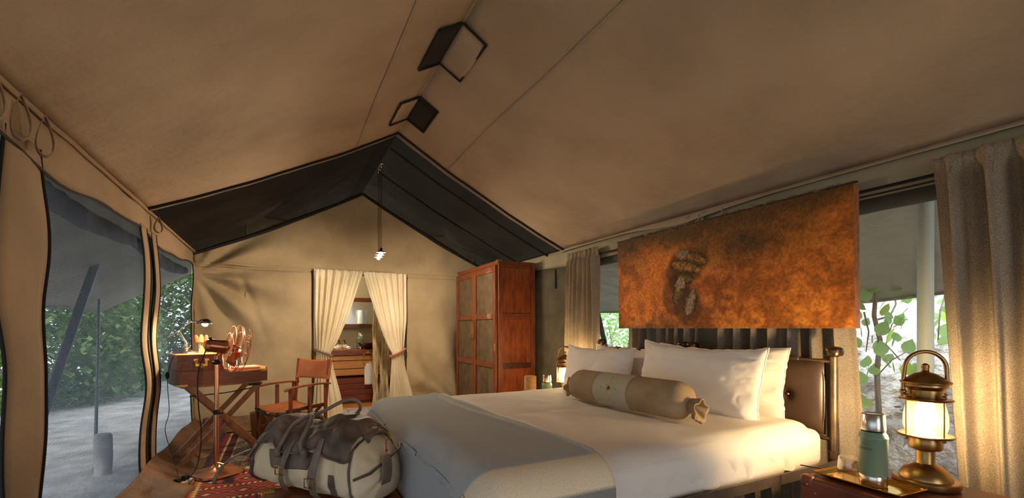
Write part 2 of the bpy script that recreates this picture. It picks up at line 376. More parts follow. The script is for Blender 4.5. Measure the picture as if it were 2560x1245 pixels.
def strip(y0, y1, ph0, ph1, a=.05):
    def f(u, v):
        z = .12+(2.02-.12)*v
        ya = y0+wave(z, ph0, a); yb = y1+wave(z, ph1, a)
        return (XL+.002+.012*sin(pi*u)+.01*fn(v*6, y0), ya+(yb-ya)*u, z)
    b = MB(); b.grid(6, 40, f); b.build('canvas_band', 'strip', wall_left, solid=.003)
    for u in (0, 1):
        b = MB(); b.tube([V(f(u, j/40))+V((.004, 0, 0)) for j in range(41)], .007, 6); b.build('edging', 'black', wall_left)
strip(2.33, 2.66, 0, 1.8, .028)
strip(4.22, 4.40, 2.2, 2.2, .07); strip(4.52, 4.68, 2.2, 2.2, .07)
strip(6.26, 6.42, 1.0, 1.0, .03)
b = MB(); b.grid(3, 40, lambda u, v: (XL-.006, 4.36+.2*u+wave(.12+1.9*v, 2.2, .07), .12+1.9*v)); b.build('zip_placket', 'black', wall_left)
b = MB(); b.tube([(XL+.008, YF+(YB-YF)*i/80, 1.965+.012*sin(i/80*60)+.03*cos(i/80*26)) for i in range(81)], .007, 6); b.build('edging', 'brownpipe', wall_left)
b = MB(); b.tube([(XL+.02, YF+(YB-YF)*i/80, ZE-.005+.006*fn(i*.5)) for i in range(81)], .012, 6); b.build('eave_seam', 'strip', wall_left)
b = MB()
def skf(u, v):   # skirt: hangs from the net's foot and spreads over the ground
    y = YF+(YB-.02-YF)*u; fx = fn(u*38, v*2, 5)
    x = XL+.012+.30*v**1.6*(1+.25*fx)+.05*sin(pi*v)*(.5+fx)
    z = (.19+.015*sin(u*50))*(1-v)**1.15+.012+.03*max(0, fn(u*50, v*3, 8))*v
    return (x, y, z)
b.grid(150, 14, skf); b.build('skirt', 'skirt', wall_left, solid=.004)
wn = net('window_1', 2.62, 4.40, 'net'); tag(wn, 'tall insect net window left of the zip band', kind='structure')
wn = net('window_2', 4.5, 6.34, 'net'); tag(wn, 'insect net window between the zip band and the desk corner', kind='structure')
wn = net('window_3', .4, 2.36, 'net'); tag(wn, 'insect net window at the left edge of the photo', kind='structure')
wn = net('window_4', YF+.1, .4, 'net'); tag(wn, 'insect net window beside the viewer', kind='structure')
for (y0, y1) in ((2.5, 4.38), (4.5, 6.4), (.4, 2.45)):
    b = MB(); b.tube([(XL-.09, y0+(y1-y0)*k/24, 1.93+.01*fn(k*.7, y0)-.04*sin(pi*k/24)) for k in range(25)], [.05*(.85+.3*sin(pi*k/24))+.008*fn(k*.9, 7) for k in range(25)], 10); b.build('dark_roll', 'dark_flap_roll', wall_left)  # dark sagging roll along the top of each left net
# canvas loops hanging at the eave
for i, yy in enumerate((2.02, 2.15, 2.33, 2.52, 4.42)):
    b = MB(); h = .17 if i < 4 else .12; wdt = .04; L = []
    for k in range(17):
        a = 2*pi*k/17; t = (1-cos(a))/2
        L.append((sin(a)*.035*t**.6, -h*t))
    n_ = len(L); yv = []
    for q, (dx, dz) in enumerate(L):
        for wv in (-wdt/2, wdt/2): yv.append((XL+.06+.02*fn(i)+dx*.92-wv*.4, yy+wv*.9+dx*.4, ZE-.03+dz))
    b.add(yv, [(2*q, 2*q+1, (2*q+3) % (2*n_), (2*q+2) % (2*n_)) for q in range(n_)])
    b.build('canvas_loop', 'strip', wall_left, solid=.004)
# --- back wall with door
DX0, DX1, DZ = .37, 1.58, 1.99
def bdisp(x, z):
    r1 = sqrt((x-XL)**2+(z-1.9)**2); a1 = atan2(z-1.9, x-XL)
    d = .06*sin(a1*11)*math.exp(-((r1-.5)/.5)**2)
    r2 = sqrt((x-2.4)**2+(z-.1)**2); a2 = atan2(z-.1, x-2.4)
    d += .07*sin(a2*9+1)*math.exp(-((r2-.8)/.6)**2)
    d += .02*fn(x*1.6, z*1.2, 4)+.012*fn(x*4, z*3, 9)
    d += .03*math.exp(-((x+.45-.35*(1.9-z))/.05)**2)*smooth(.9, 1.5, z)*smooth(2, 1.8, z)
    e = min(x-XL, XR-x, 10); e *= 3
    dd = max(DX0-x, x-DX1, z-DZ, 0)*4
    return d*min(1, max(0, e))*min(1, dd)
def bw(x0, x1, zf0, zf1, nx, nz, name, parent=None, mt='canvas'):
    b = MB()
    def f(u, v):
        x = x0+(x1-x0)*u; z = zf0(x)+(zf1(x)-zf0(x))*v
        return (x, YB+bdisp(x, z), z)
    b.grid(nx, nz, f); return b.build(name, mt, parent, solid=.006)
wb = bw(XL, DX0, lambda x: 0, lambda x: DZ, 60, 80, 'wall_back'); tag(wb, 'creased canvas back wall around the curtained doorway', kind='structure')
bw(DX1, XR, lambda x: 0, lambda x: DZ, 60, 80, 'canvas_panel', wb)
bw(XL, XR, lambda x: DZ, lambda x: roofz(x)-.02, 110, 40, 'gable_panel', wb)
b = MB(); b.grid(120, 3, lambda u, v: (XL+(XR-XL)*u, YB-.007+bdisp(XL+(XR-XL)*u, 2.02+.03*v), 2.015+.03*v)); b.build('seam', 'canvas', wb, solid=.004)
# ground level folds at the back corner
b = MB(); b.grid(60, 10, lambda u, v: (XL+.1+1.15*u, YB-.02-.16*v-.05*fn(u*9, v*2), .16*(1-v)**1.3+.012+.03*max(0, fn(u*14, v*3)))); b.build('skirt', 'skirt', wb, solid=.004)
# --- right wall
wr = MB(); wr.grid(90, 4, lambda u, v: (XR-.01+.008*fn(u*20, v), YF+(YB-YF)*u, 1.97+(ZE+.01-1.97)*v))
wall_right = wr.build('wall_right', 'olive', solid=.004); tag(wall_right, 'right tent wall of olive canvas with netted windows', kind='structure')
for (y0, y1) in ((YF, .28), (2.08, 2.46), (3.96, 4.16), (6.2, YB)):
    b = MB(); b.grid(8, 14, lambda u, v: (XR-.012+.01*fn(u*3, v*3, y0), y0+(y1-y0)*u, .0+1.99*v)); b.build('canvas_band', 'olive', wall_right, solid=.004)
b = MB(); b.grid(60, 3, lambda u, v: (XR-.008, YF+(YB-YF)*u, .16*v)); b.build('canvas_foot', 'olive', wall_right, solid=.004)
b = MB(); b.grid(16, 16, lambda u, v: (XR-.02+.02*fn(u*2, v*2), 4.12+2.2*u, .0+(1.95+.03*sin(u*5))*v)); b.build('closed_flap', 'dark_flap_roll', wall_right, solid=.004)
b = MB(); b.tube([(XR-.03, 4.42, 1.95), (XR-.03, 4.42, 1.72)], .01, 6); b.build('tie', 'black', wall_right)
# drooping roof hem along the right eave
b = MB()
def hemf(u, v):
    y = YF+(YS-YF)*u; s_ = .035+.03*max(0, fn(y*1.6, 3.3))+.05*math.exp(-((y-2.55)/.3)**2)
    return (XR-.012-.035*v+.01*fn(y*3, v), y, ZE+.012-s_*v)
b.grid(110, 4, hemf); b.build('eave_hem', 'roof', wall_right, solid=.004)
for yy in (2.36, 2.50):
    b = MB(); b.bar((XR-.03, yy, 1.98), (XR-.03, yy, 2.15), .03, .006, (1, 0, 0)); b.build('tab', 'olive', wall_right)
for i, (y0, y1) in enumerate(((.24, 2.12), (2.42, 4.0))):
    b = MB(); b.grid(14, 14, lambda u, v: (XR+.004+.015*sin(pi*u)*sin(pi*v), y0+(y1-y0)*u, .12+1.9*v)); o = b.build('window_%d' % (5+i), 'net_right')
    tag(o, 'netted window %s the painting' % ('right of' if i == 0 else 'left of'), kind='structure')
    b = MB(); L = []
    for k in range(25): L.append((XR+.07, y0+(y1-y0)*k/24, 1.955+.008*fn(k*.8, i)))
    b.tube(L, [.05+.01*fn(k*.9, i, 3) for k in range(25)], 10); b.build('dark_roll', 'dark_flap_roll', o)  # dark roll stands in for the shaded band at the window top
# front wall behind the viewer: unseen, side panels widened to keep daylight off the ceiling
b = MB(); b.grid(6, 6, lambda u, v: (XL+1.25*u, YF, roofz(XL+1.25*u)*v)); wf = b.build('wall_front', 'canvas', solid=.005); tag(wf, 'front canvas wall behind the viewer', kind='structure')
b = MB(); b.grid(6, 6, lambda u, v: (XR-1.25+1.25*u, YF, roofz(XR-1.25+1.25*u)*v)); b.build('canvas_panel', 'canvas', wf, solid=.005)
b = MB(); b.grid(12, 4, lambda u, v: (XL+1.25+(XR-XL-2.5)*u, YF, 2.0+(roofz(XL+1.25+(XR-XL-2.5)*u)-2.0)*v)); b.build('gable_panel', 'canvas', wf, solid=.005)

# ------------------------------------------------------------------ OUTSIDE
b = MB()
def gz(x, y):
    d = max(0, x-3.3)
    base = -.06 + .02*fn(x, y, 0)
    if x > 3.25 and y < 3.1:
        k = smooth(3.3, 6.2, x)*(1-smooth(2.3, 3.6, y)); base += 2.7*k+.12*k*fn(x*3, y*3, 2)+.25*k*fn(x*1.2, y*1.2, 5)
    return base
def gx(i, n, a, bb): return a+(bb-a)*i/n
b.grid(150, 150, lambda u, v: (-14+28*u if False else (-9+18*u), -6+24*v, gz(-9+18*u, -6+24*v)))
ground = b.build('ground', 'soil'); tag(ground, 'pale sandy ground outside the tent', 'ground', kind='structure')
b = MB(); b.grid(90, 90, lambda u, v: (3.35+4.0*u, -2+5.2*v, gz(3.35+4*u, -2+5.2*v)+.015+.05*fn(u*30, v*36, 1)*smooth(0, .2, u)))
bank = b.build('earth_bank', 'bank'); tag(bank, 'pale grey rooty earth bank outside the right window', 'bank', kind='structure')
# fly sheet over the whole tent
fly = thing('fly_sheet', 'grey outer fly sheet overhanging the tent on both sides', 'canopy', (XM, 2, 3.4))
for s in (-1, 1):
    def ff(u, v):
        y = YF-.6+(YB+2.3-YF)*v; d = 3.19*u
        z = 3.4-.595*d-.03*sin(pi*u)-(.03*abs(sin(y*2.3)) if u > .97 else 0)+.02*fn(u*3, y*1.3, s)*min(1, u*6)
        return (s*d, y-2, z-3.4)
    b = MB(); b.grid(30, 110, ff); b.build('slope', 'fly', fly, solid=.004)
    b = MB(); b.tube([ff(1, i/110) for i in range(111)], .014, 6); b.build('hem', 'fly', fly)
def pole(name, a, bb, r, m, label, cat='pole'):
    t = thing(name, label, cat, a); b = MB(); b.tube([V((0, 0, 0)), V(bb)-V(a)], r, 12); b.build('shaft', m, t)
    c = MB(); c.lathe([(r*1.15, 0), (r*1.25, .02), (r*1.15, .05)], 12, (0, 0, 0)); c.build('foot', m, t); return t
pole('guy_pole', (-1.45, 3.55, -.05), (-1.66, 6.6, 2.75), .035, 'greypole', 'dark slanting pole outside the tall left net')
pole('guy_pole', (-1.5, 5.3, -.05), (-2.0, 7.2, 1.6), .014, 'greypole', 'thin slanting pole outside rising from behind the post stump')
pole('guy_pole', (3.3, 3.62, -.05), (3.3, 4.36, 1.92), .03, 'greypole', 'slanting grey pole outside the window left of the painting')
pp = pole('tent_pole', (3.25, 1.16, -.05), (3.25, 1.16, 2.0), .037, 'palepole', 'pale upright tent pole outside the right window')
st = MB(); st.lathe([(.06, -.06), (.068, .1), (.066, .28), (.055, .31), (.02, .315)], 14, lobes=lambda a, z: 1+.06*sin(3*a+z*5)); o = st.build('post_stump', 'soil'); o.location = (-1.42, 5.2, 0)
tag(o, 'short pale post stump on the ground outside the left net', 'stump')
# foliage
def leafmesh(name, L=.07, W=.045):
    b = MB(); n_ = 5
    vs = [(0, 0, 0)]
    for i in range(1, n_): 
        t = i/n_; wd = W/2*sin(pi*t**.8)
        vs += [(-wd, L*t, .012*t), (0, L*t, -.004+.012*t), (wd, L*t, .012*t)]
    vs.append((0, L, .004))
    fs = [(0, 2, 1), (0, 3, 2)]
    for i in range(n_-2):
        a = 1+3*i; fs += [(a, a+1, a+4, a+3), (a+1, a+2, a+5, a+4)]
    a = 1+3*(n_-2); fs += [(a, a+1, a+3), (a+1, a+2, a+3)]
    b.add(vs, fs); return b
LM = leafmesh('leaf'); LV = [V(p) for p in LM.v]; LF = LM.f
def bush(name, label, c, rx, ry, rz, n, size=.07, m='bushleaf', stems=6):
    t = thing(name, label, 'bush', (c[0], c[1], 0)); b = MB(); rs = random.Random(int(c[0]*100+c[1]*17))
    for i in range(n):
        a = rs.uniform(0, 2*pi); cz = rs.uniform(-1, 1); r = rs.uniform(.3, 1)**.5; q = sqrt(1-cz*cz)
        p = V((rx*q*cos(a)*r, ry*q*sin(a)*r, c[2]+rz*cz*r))
        rot = Matrix.Rotation(rs.uniform(0, 6.3), 3, 'Z') @ Matrix.Rotation(rs.uniform(-1.2, .9), 3, 'X'); sz = size/.07*rs.uniform(.6, 1.4)
        b.add([rot @ (v*sz)+p for v in LV[:1]+LV[4:7]+LV[-1:]], [(0, 2, 1), (0, 3, 2), (1, 2, 4), (2, 3, 4)])
    b.build('foliage', m, t, kind='stuff')
    b = MB()
    for i in range(stems):
        a = 2*pi*i/stems; e = V((rx*.6*cos(a), ry*.6*sin(a), c[2]+rz*.5*rs.uniform(0, 1)))
        b.tube([V((.1*cos(a), .1*sin(a), -.1)), e*.5+V((0, 0, .1)), e], [.03, .02, .008], 6)
    b.build('stems', 'bark', t)
bush('leafy_bush', 'dense green bush behind the tall left net near the slanting pole', (-4.9, 6.4, 1.0), 1.7, 2.3, 1.6, 14000, .11)
bush('leafy_bush', 'broad green bush behind the left net beside the zip band', (-4.0, 11.1, 1.0), 1.9, 2.2, 1.9, 16000, .13)
bush('leafy_bush', 'green bush at the far left edge of the photo', (-4.6, 2.4, .9), 1.3, 1.6, 1.4, 7000, .10)
bush('leafy_bush', 'shrub seen over the desk corner through the net', (-2.9, 15.4, 1.4), 2.4, 1.9, 2.6, 16000, .17)
bush('leafy_bush', 'light green thicket outside the window left of the painting', (5.4, 6.2, 1.0), 1.4, 1.6, 1.5, 8000, .085, 'leaf')
bush('leafy_bush', 'second thicket further out past the window left of the painting', (8.0, 10.2, 1.6), 2.2, 2.2, 2.6, 8000, .13, 'leaf')
# creeper with single leaves in front of the bank
cr = thing('creeper', 'climbing stems with round green leaves outside the right window', 'plant', (3.9, 1.65, 0))
def at(px, py, t):       # a point along a view ray at depth t
    u = (px-1280)/FPX; v = (821-py)/FPX
    return V((t*(sin(TH)+cos(TH)*u), t*(cos(TH)-sin(TH)*u), EYE+v*t))
O = V((3.9, 1.65, 0))
STEMS = [([(2202, 1150), (2196, 1010), (2192, 930), (2200, 850), (2185, 790), (2190, 720), (2170, 660)], 3.45, .022), ([(2190, 800), (2225, 790), (2240, 760), (2235, 735), (2250, 690)], 3.5, .008),
         ([(2192, 940), (2230, 900), (2265, 880), (2290, 890)], 3.4, .005), ([(2160, 780), (2172, 830), (2165, 880)], 3.45, .006), ([(2250, 900), (2215, 860), (2230, 810), (2270, 770)], 3.5, .005),
         ([(2365, 730), (2350, 780), (2345, 850)], 3.3, .006), ([(2270, 1000), (2310, 960), (2350, 985)], 3.4, .005)]
for P, t, r in STEMS:
    b = MB(); b.tube([at(x, y, t)-O for x, y in P], [r*(1-.5*i/len(P)) for i in range(len(P))], 7); b.build('stem', 'bark', cr)
lfm = leafmesh('leaf', .115, .09)
me1 = bpy.data.meshes.new('leaf'); me1.from_pydata(lfm.v, [], lfm.f); me1.materials.append(M['leaf'])
me2 = me1.copy(); me2.materials.clear(); me2.materials.append(M['leaf2'])
rs = random.Random(5)
LP = [(2170,755),(2185,742),(2210,748),(2232,745),(2248,760),(2262,745),(2282,752),(2165,775),(2200,770),(2205,790),(2222,800),(2215,812),(2240,808),(2232,818),(2255,815),(2250,828),(2160,815),(2195,840),(2205,830),(2180,858),(2190,880),(2218,858),(2228,868),(2196,885),(2205,892),(2160,920),(2170,930),(2185,925),(2192,938),(2165,950),(2158,965),(2228,920),(2236,932),(2260,938),(2278,945),(2288,952),(2258,880),(2270,884),(2165,1015),(2174,1022),(2340,745),(2352,760),(2338,800),(2336,818),(2358,790),(2365,805),(2352,840),(2342,850),(2362,870),(2350,975),(2358,985),(2372,990),(2340,1000),(2270,760),(2240,735),(2155,735),(2345,725),(2330,735),(2210,905),(2245,855),(2150,870),(2150,800),(2155,845)]
for i, (x, y) in enumerate(LP):
    o = bpy.data.objects.new('leaf', me2 if i % 6 == 3 else me1); COL.objects.link(o); o.parent = cr
    o.location = at(x, y, 3.3+.2*rs.random())-O
    o.rotation_euler = (rs.uniform(.5, 2.0), rs.uniform(-.5, .5), rs.uniform(-3, 3)-TH); k = rs.uniform(.6, 1.15); o.scale = (k, k, k)
me3 = me1.copy(); me3.materials.clear(); me3.materials.append(M['dryleaf'])
DLW = ('left of the lantern cap, uppermost but one', 'just beside the lantern cap edge', 'behind the lantern collar', 'nearest above the flask lid', 'behind the lantern glass', 'halfway between flask and lantern glass', 'left of the lantern foot plate', 'lowest, between flask and lantern stem')
for i, (x, y) in enumerate(((2240,1020),(2262,1030),(2285,1020),(2225,1045),(2300,1060),(2242,1075),(2262,1095),(2248,1150))):
    u = (x-1280)/FPX; t = 3.6
    p = at(x, y, t); 
    for k in range(60):
        if p.z <= gz(p.x, p.y)+.05: break
        t += .05; p = at(x, y, t)
    for k in range(60):
        if p.z >= gz(p.x, p.y)+.05: break
        t -= .05; p = at(x, y, t)
    o = bpy.data.objects.new('dry_leaf', me3); COL.objects.link(o); o.location = p; o.rotation_euler = (rs.uniform(-.5, .5), rs.uniform(-.5, .5), rs.uniform(0, 6)); o.scale = (.5, .5, .5)
    tag(o, 'dry leaf on the grey bank outside, '+DLW[i], 'leaf', 'dry leaves on the bank')

# ------------------------------------------------------------------ BATHROOM behind the doorway
Y2 = 8.35
bf = MB(); bf.box((1.2, 6.9, -.03), (3.4, 3.2, .04)); bfl = bf.build('floor', 'grout'); tag(bfl, 'bathroom floor beyond the doorway', kind='structure')
for i in range(10):
    for j in range(3):
        b = MB(); b.box((-.35+.31*i+.15, 6.55+.31*j, -.005), (.3, .3, .02)); b.build('tile', 'tile', bfl, bevel=.004)
for j in range(9):
    b = MB(); b.box((1.2, 7.33+.115*j, .0), (3.2, .11, .02)); b.build('floor_board', 'plank', bfl, bevel=.003)
b = MB(); b.box((1.0, 6.44, .02), (1.5, .1, .04)); b.build('threshold', 'legwood', bfl, bevel=.008)
def pl(name, f, m, lab, n=(20, 16), par=None):
    b = MB(); b.grid(n[0], n[1], f); o = b.build(name, m, par, solid=.006)
    if lab: tag(o, lab, kind='structure')
    return o
pl('wall_bathroom_back', lambda u, v: (-.4+3.1*u, Y2+.03*fn(u*5, v*2), 2.7*v), 'bathwall', 'cream canvas back wall of the bathroom')
pl('wall_bathroom_left', lambda u, v: (-.4, YB+.05+(Y2-YB)*u, 2.7*v), 'bathwall', 'left bathroom wall')
pl('wall_bathroom_right', lambda u, v: (2.7, YB+.05+(Y2-YB)*u, (1.0 if .15 < u < .75 else 2.7)*v), 'bathwall', 'right bathroom wall with open top')
pl('ceiling_bathroom', lambda u, v: (-.4+3.1*u, YB+.05+(Y2-YB)*v, 2.7-.1*sin(pi*u)), 'bathceil', 'canvas bathroom ceiling')
va = thing('washstand', 'wooden washstand with honey coloured front beyond the doorway', 'washstand', (1.25, 7.98, 0))
b = MB(); b.box((0, 0, .85), (2.0, .56, .09)); b.build('countertop', 'redwood', va, bevel=.008)
for k, (z0, z1) in enumerate(((.72, .80), (.585, .715), (.47, .58))):
    b = MB(); b.box((-.05, -.22, (z0+z1)/2), (1.8, .03, z1-z0-.006)); b.build('front_board', 'vanity', va, bevel=.004)
for k in range(4):
    b = MB(); b.box((-.02, -.05, .1+.095*k), (.9, .4, .09)); b.build('drawer_board', 'redwood', va, bevel=.004)
b = MB(); b.box((-.6, .1, .22), (.05, .3, .42)); b.box((.75, .1, .22), (.05, .3, .42)); b.build('side_panel', 'redwood', va)
b = MB(); b.box((0, 0, .03), (1.9, .5, .05)); b.build('base', 'wood_dark', va)
mi = thing('mirror', 'wood framed mirror above the washstand', 'mirror', (1.25, Y2-.05, 1.32))
for n_, c, d in (('lower_ledge', (0, -.06, -.03), (1.2, .14, .07)), ('upper_rail', (0, 0, .44), (1.2, .05, .07)), ('stile', (-.58, 0, .2), (.06, .05, .5)), ('stile', (.58, 0, .2), (.06, .05, .5))):
    b = MB(); b.box(c, d); b.build(n_, 'redwood', mi, bevel=.005)
b = MB(); b.box((0, .01, .2), (1.12, .01, .44)); b.build('glass', 'mirror', mi)
ls = MB(); ls.lathe([(.085, .0), (.075, .24), (.073, .24), (.083, .002)], 24); o = ls.build('mirrored_shade', 'shadewhite'); o.location = (1.27, Y2-.13, 1.33); tag(o, 'white tapered shade on the ledge, added in place of its mirror image', 'mirrored_shade')  # solid shade added where only its reflection belongs in the mirror
ls = MB(); ls.lathe([(.03, 0), (.03, .16), (.012, .19), (.012, .2)], 16); o = ls.build('white_bottle', 'white'); o.location = (.93, Y2-.11, 1.326); tag(o, 'slim white bottle at the left of the mirror ledge', 'bottle')
# washstand things
zc = .896
def at_v(px, y): 
    u = (px-1280)/FPX; t = y/(cos(TH)-sin(TH)*u); return t*(sin(TH)+cos(TH)*u)
def soap(px, lab):
    t = thing('soap_bottle', lab, 'bottle', (at_v(px, 7.9), 7.9, zc), 0)
    b = MB(); b.lathe([(.036, 0), (.038, .01), (.038, .085), (.03, .1), (.014, .105), (.014, .12)], 18); b.build('bottle_body', 'amber', t)
    b = MB(); b.lathe([(.0395, .025), (.0395, .085)], 18); b.build('label', 'label', t)
    b = MB(); b.tube([(0, 0, .12), (0, 0, .155)], .009, 8); b.tube([(0, 0, .155), (-.035, 0, .15)], .006, 8); b.build('pump', 'black', t)
    return t
soap(848, 'left pump bottle with white label on the washstand'); soap(862, 'pump bottle with white label beside the glasses')
for px, lab in ((841, 'rolled white cloth at the left of the soap tray'), (871, 'rolled white cloth at the right of the soap tray')):
    b = MB(); b.tube([(0, -.06, .03), (0, -.05, .03), (0, .05, .03), (0, .06, .03)], [.022, .03, .03, .022], 14)
    for k in range(3): b.tube([(.02*cos(a)*(1-k*.3), -.061, .03+.02*sin(a)*(1-k*.3)) for a in [2*pi*q/10 for q in range(10)]], .003, 5, closed=True)
    o = b.build('rolled_cloth', 'white'); o.location = (at_v(px, 7.82), 7.82, zc); tag(o, lab, 'cloth')
sd = thing('soap_tray', 'small brass stand under the pump bottles', 'tray', (at_v(855, 7.80), 7.76, zc))
b = MB(); b.box((0, 0, .012), (.14, .03, .012)); b.build('plate', 'brass', sd, bevel=.003)
for s in (-1, 1): b = MB(); b.tube([(s*.055, 0, 0), (s*.055, 0, .02)], .008, 8); b.build('leg', 'brass', sd)
def tumbler(name, loc, r, h, lab, group=None, inv=False, n=24, cat='glass'):
    t = MB(); pr = [(r*.82, 0), (r*.9, .004), (r, h*.5), (r*.97, h), (r*.93, h), (r*.95, h*.5), (r*.82, .012), (.002, .012)]
    if inv: pr = [(a, h-z) for a, z in pr][::-1]; pr = pr
    t.lathe(pr, n); o = t.build(name, 'glass'); o.location = loc; tag(o, lab, cat, group); return o
for px, wh in ((880, 'leftmost of three, next to the rolled cloth'), (889, 'middle of three'), (896, 'rightmost of three, touching the flask side')):
    tumbler('drinking_glass', (at_v(px, 7.92), 7.92+.03*(px % 3), zc), .033, .085, 'clear washstand tumbler, '+wh, 'tumblers on the washstand', n=16)
def flask(loc, lab, text=False, k=1.0, rz=0):
    t = thing('vacuum_flask', lab, 'flask', loc, rz); t.scale = (k, k, k)
    b = MB(); b.lathe([(.044, 0), (.0465, .004), (.0465, .04), (.045, .043)], 32); b.build('base_ring', 'steel', t)
    b = MB(); b.lathe([(.0465, .043), (.0475, .046), (.0475, .188), (.049, .19), (.049, .196), (.0475, .198), (.046, .205), (.041, .212), (.040, .216)], 32); b.build('body', 'green', t)
    b = MB(); b.lathe([(.0395, .214), (.0395, .222)], 32); b.build('neck', 'black', t)
    b = MB(); b.lathe([(.041, .222), (.0415, .225), (.039, .285), (.036, .289), (.034, .2895), (.032, .287), (.001, .287)], 32); b.build('cup_lid', 'steel', t)
    return t
flask((at_v(901, 7.95), 7.95, zc), 'green vacuum flask beside the basin on the washstand', k=.95)
bo = MB(); bo.lathe([(.05, 0), (.06, .006), (.13, .05), (.185, .105), (.19, .11), (.184, .112), (.125, .06), (.05, .018), (.001, .016)], 32); o = bo.build('wash_bowl', 'bowl'); o.location = (at_v(922, 7.88), 7.88, zc); tag(o, 'dark brown round wash bowl on the washstand', 'basin')
tr = thing('towel_ring', 'brass towel ring on the washstand edge', 'towel ring', (at_v(920, 7.68), 7.68, .85))
b = MB(); b.lathe([(.022, 0), (.022, .012), (.01, .02), (.01, .035)], 14, rot=Matrix.Rotation(pi/2, 3, 'X')); b.build('mount', 'brass', tr)
b = MB(); b.tube([(.085*sin(a), -.03, -.085+.085*cos(a)) for a in [2*pi*k/28 for k in range(28)]], .006, 8, closed=True); b.build('ring', 'brass', tr)
b = MB()
def tw(u, v):
    s_ = v*1.0; 
    if s_ < .5: y = -.018; z = -.40+(.40-.17+.0)*(s_/.5)
    else: y = -.045; z = -.17-.36*((s_-.5)/.5)
    w_ = .075*(1-.35*math.exp(-((z+.17)/.08)**2))
    return (w_*(2*u-1), y+.012*sin(u*9+1)-.008*cos(z*10), z)
b.grid(14, 26, tw); o = b.build('hand_towel', 'white', solid=.008); o.location = (at_v(922, 7.68), 7.68, .85); tag(o, 'white hand towel hanging in the brass ring', 'towel')
# screen of gnarled branches
bs_ = thing('branch_screen', 'screen of weathered upright branches right of the doorway view', 'screen', (1.5, 7.05, 0))
rs = random.Random(3)
for i in range(13):
    px = 938+i*6.4; y = 7.0+.12*rs.random(); x0 = at_v(px, y)-1.5; ph = rs.uniform(0, 6); r = rs.uniform(.015, .024)
    if i == 0: r = .035
    b = MB(); b.tube([(x0+.016*sin(k*.4+ph)*(i > 0)+.01*(k-8)*.2*rs.uniform(-1, 1), y-7.05+.015*cos(k*.8+ph), .0+2.3*k/22) for k in range(23)], [r*(1.25-.3*k/22+.12*fn(k*.7, i)) for k in range(23)], 8)
    b.build('branch', 'branchw', bs_)
b = MB(); b.tube([(-.22, -.1, .03), (0, -.1, .045), (.3, -.08, .04), (.55, -.1, .03)], [.04, .05, .045, .03], 8); b.build('branch', 'branchw', bs_)
bl = thing('bath_fill_lamp', 'small lamp added out of view to brighten the bathroom', 'lamp', (.55, 8.2, 1.95))  # unseen lamp added to warm and brighten the bathroom
b = MB(); b.ball((0, 0, 0), .035); b.build('bulb', 'bulb_bath', bl)
b = MB(); b.lathe([(.04, 0), (.04, .02), (.015, .03), (.012, .12)], 14, rot=Matrix.Rotation(-pi/2, 3, 'X')); b.build('mount', 'brass', bl)

# ------------------------------------------------------------------ door curtains
door = thing('door_1', 'curtained doorway in the back wall', None, (DX0, YB-.012, 0), kind='structure')
b = MB(); b.tube([(-.03, 0, DZ+.005), (DX1-DX0+.03, 0, DZ-.02)], .008, 8); b.build('curtain_rod', 'black', door)
b = MB(); b.tube([(-.01, .01, 0), (-.01, .01, DZ)], .012, 6); b.tube([(DX1-DX0+.01, .01, 0), (DX1-DX0+.01, .01, DZ)], .012, 6); b.build('door_edging', 'brownpipe', door)
ZTIE = .93
def door_curtain(side, lab):
    cx0, cx1 = (DX0-.0, .98) if side < 0 else (.98, DX1+.02)
    ou0 = cx0 if side < 0 else cx1
    cz = ZTIE if side < 0 else .90
    def f(u, v):
        z = .02+(2.03-.02)*v
        # outer edge o(z) and inner edge i(z)
        if side < 0:
            o_ = DX0+.0; inn_top = .985; tie = (DX0+.03, DX0+.20); bot = (DX0-.02, DX0+.36)
        else:
            o_ = DX1; inn_top = .995; tie = (DX1-.04, DX1-.20); bot = (DX1+.13, DX1-.24)
        if z > cz:
            k = (z-cz)/(2.0-cz); k = min(k, 1)
            a = tie[0]+(o_-tie[0])*smooth(0, .5, k); c = tie[1]+(inn_top-tie[1])*(k**.80 if True else k)
        else:
            k = (cz-z)/cz
            a = tie[0]+(bot[0]-tie[0])*smooth(0, 1, k); c = tie[1]+(bot[1]-tie[1])*smooth(-.1, .9, k)
        x = a+(c-a)*u
        tn = math.exp(-((z-cz)/.12)**2)
        inn = u if side < 0 else 1-u; amp = .030*(1-.45*tn)*(1-.7*smooth(.45, 1, inn)*(1-tn))*(.75+.5*fn(u*3, side*5))
        if z > 1.93: amp = .012
        y = -amp*sin(u*2*pi*7+2.2*sin(u*5)+side+.8*fn(z*1.3, side))-.012*sin(u*37+z*2)*(.5+.5*(z > 1.0)) - .04*tn*sin(pi*u)
        if z > 1.97: y += .012*fn(u*60, z*20, side); 
        zz = z+(.012*fn(u*50, 1, side) if v > .97 else 0)
        if z < .2: zz = z
        return (x, YB-.07+y, zz)
    b = MB(); b.grid(110, 90, f); o = b.build('door_curtain', 'cream', solid=.003); tag(o, lab, 'curtain'); return o
door_curtain(-1, 'cream doorway curtain tied to the left behind the director chair'); door_curtain(1, 'cream doorway curtain tied to the right beside the bed foot')
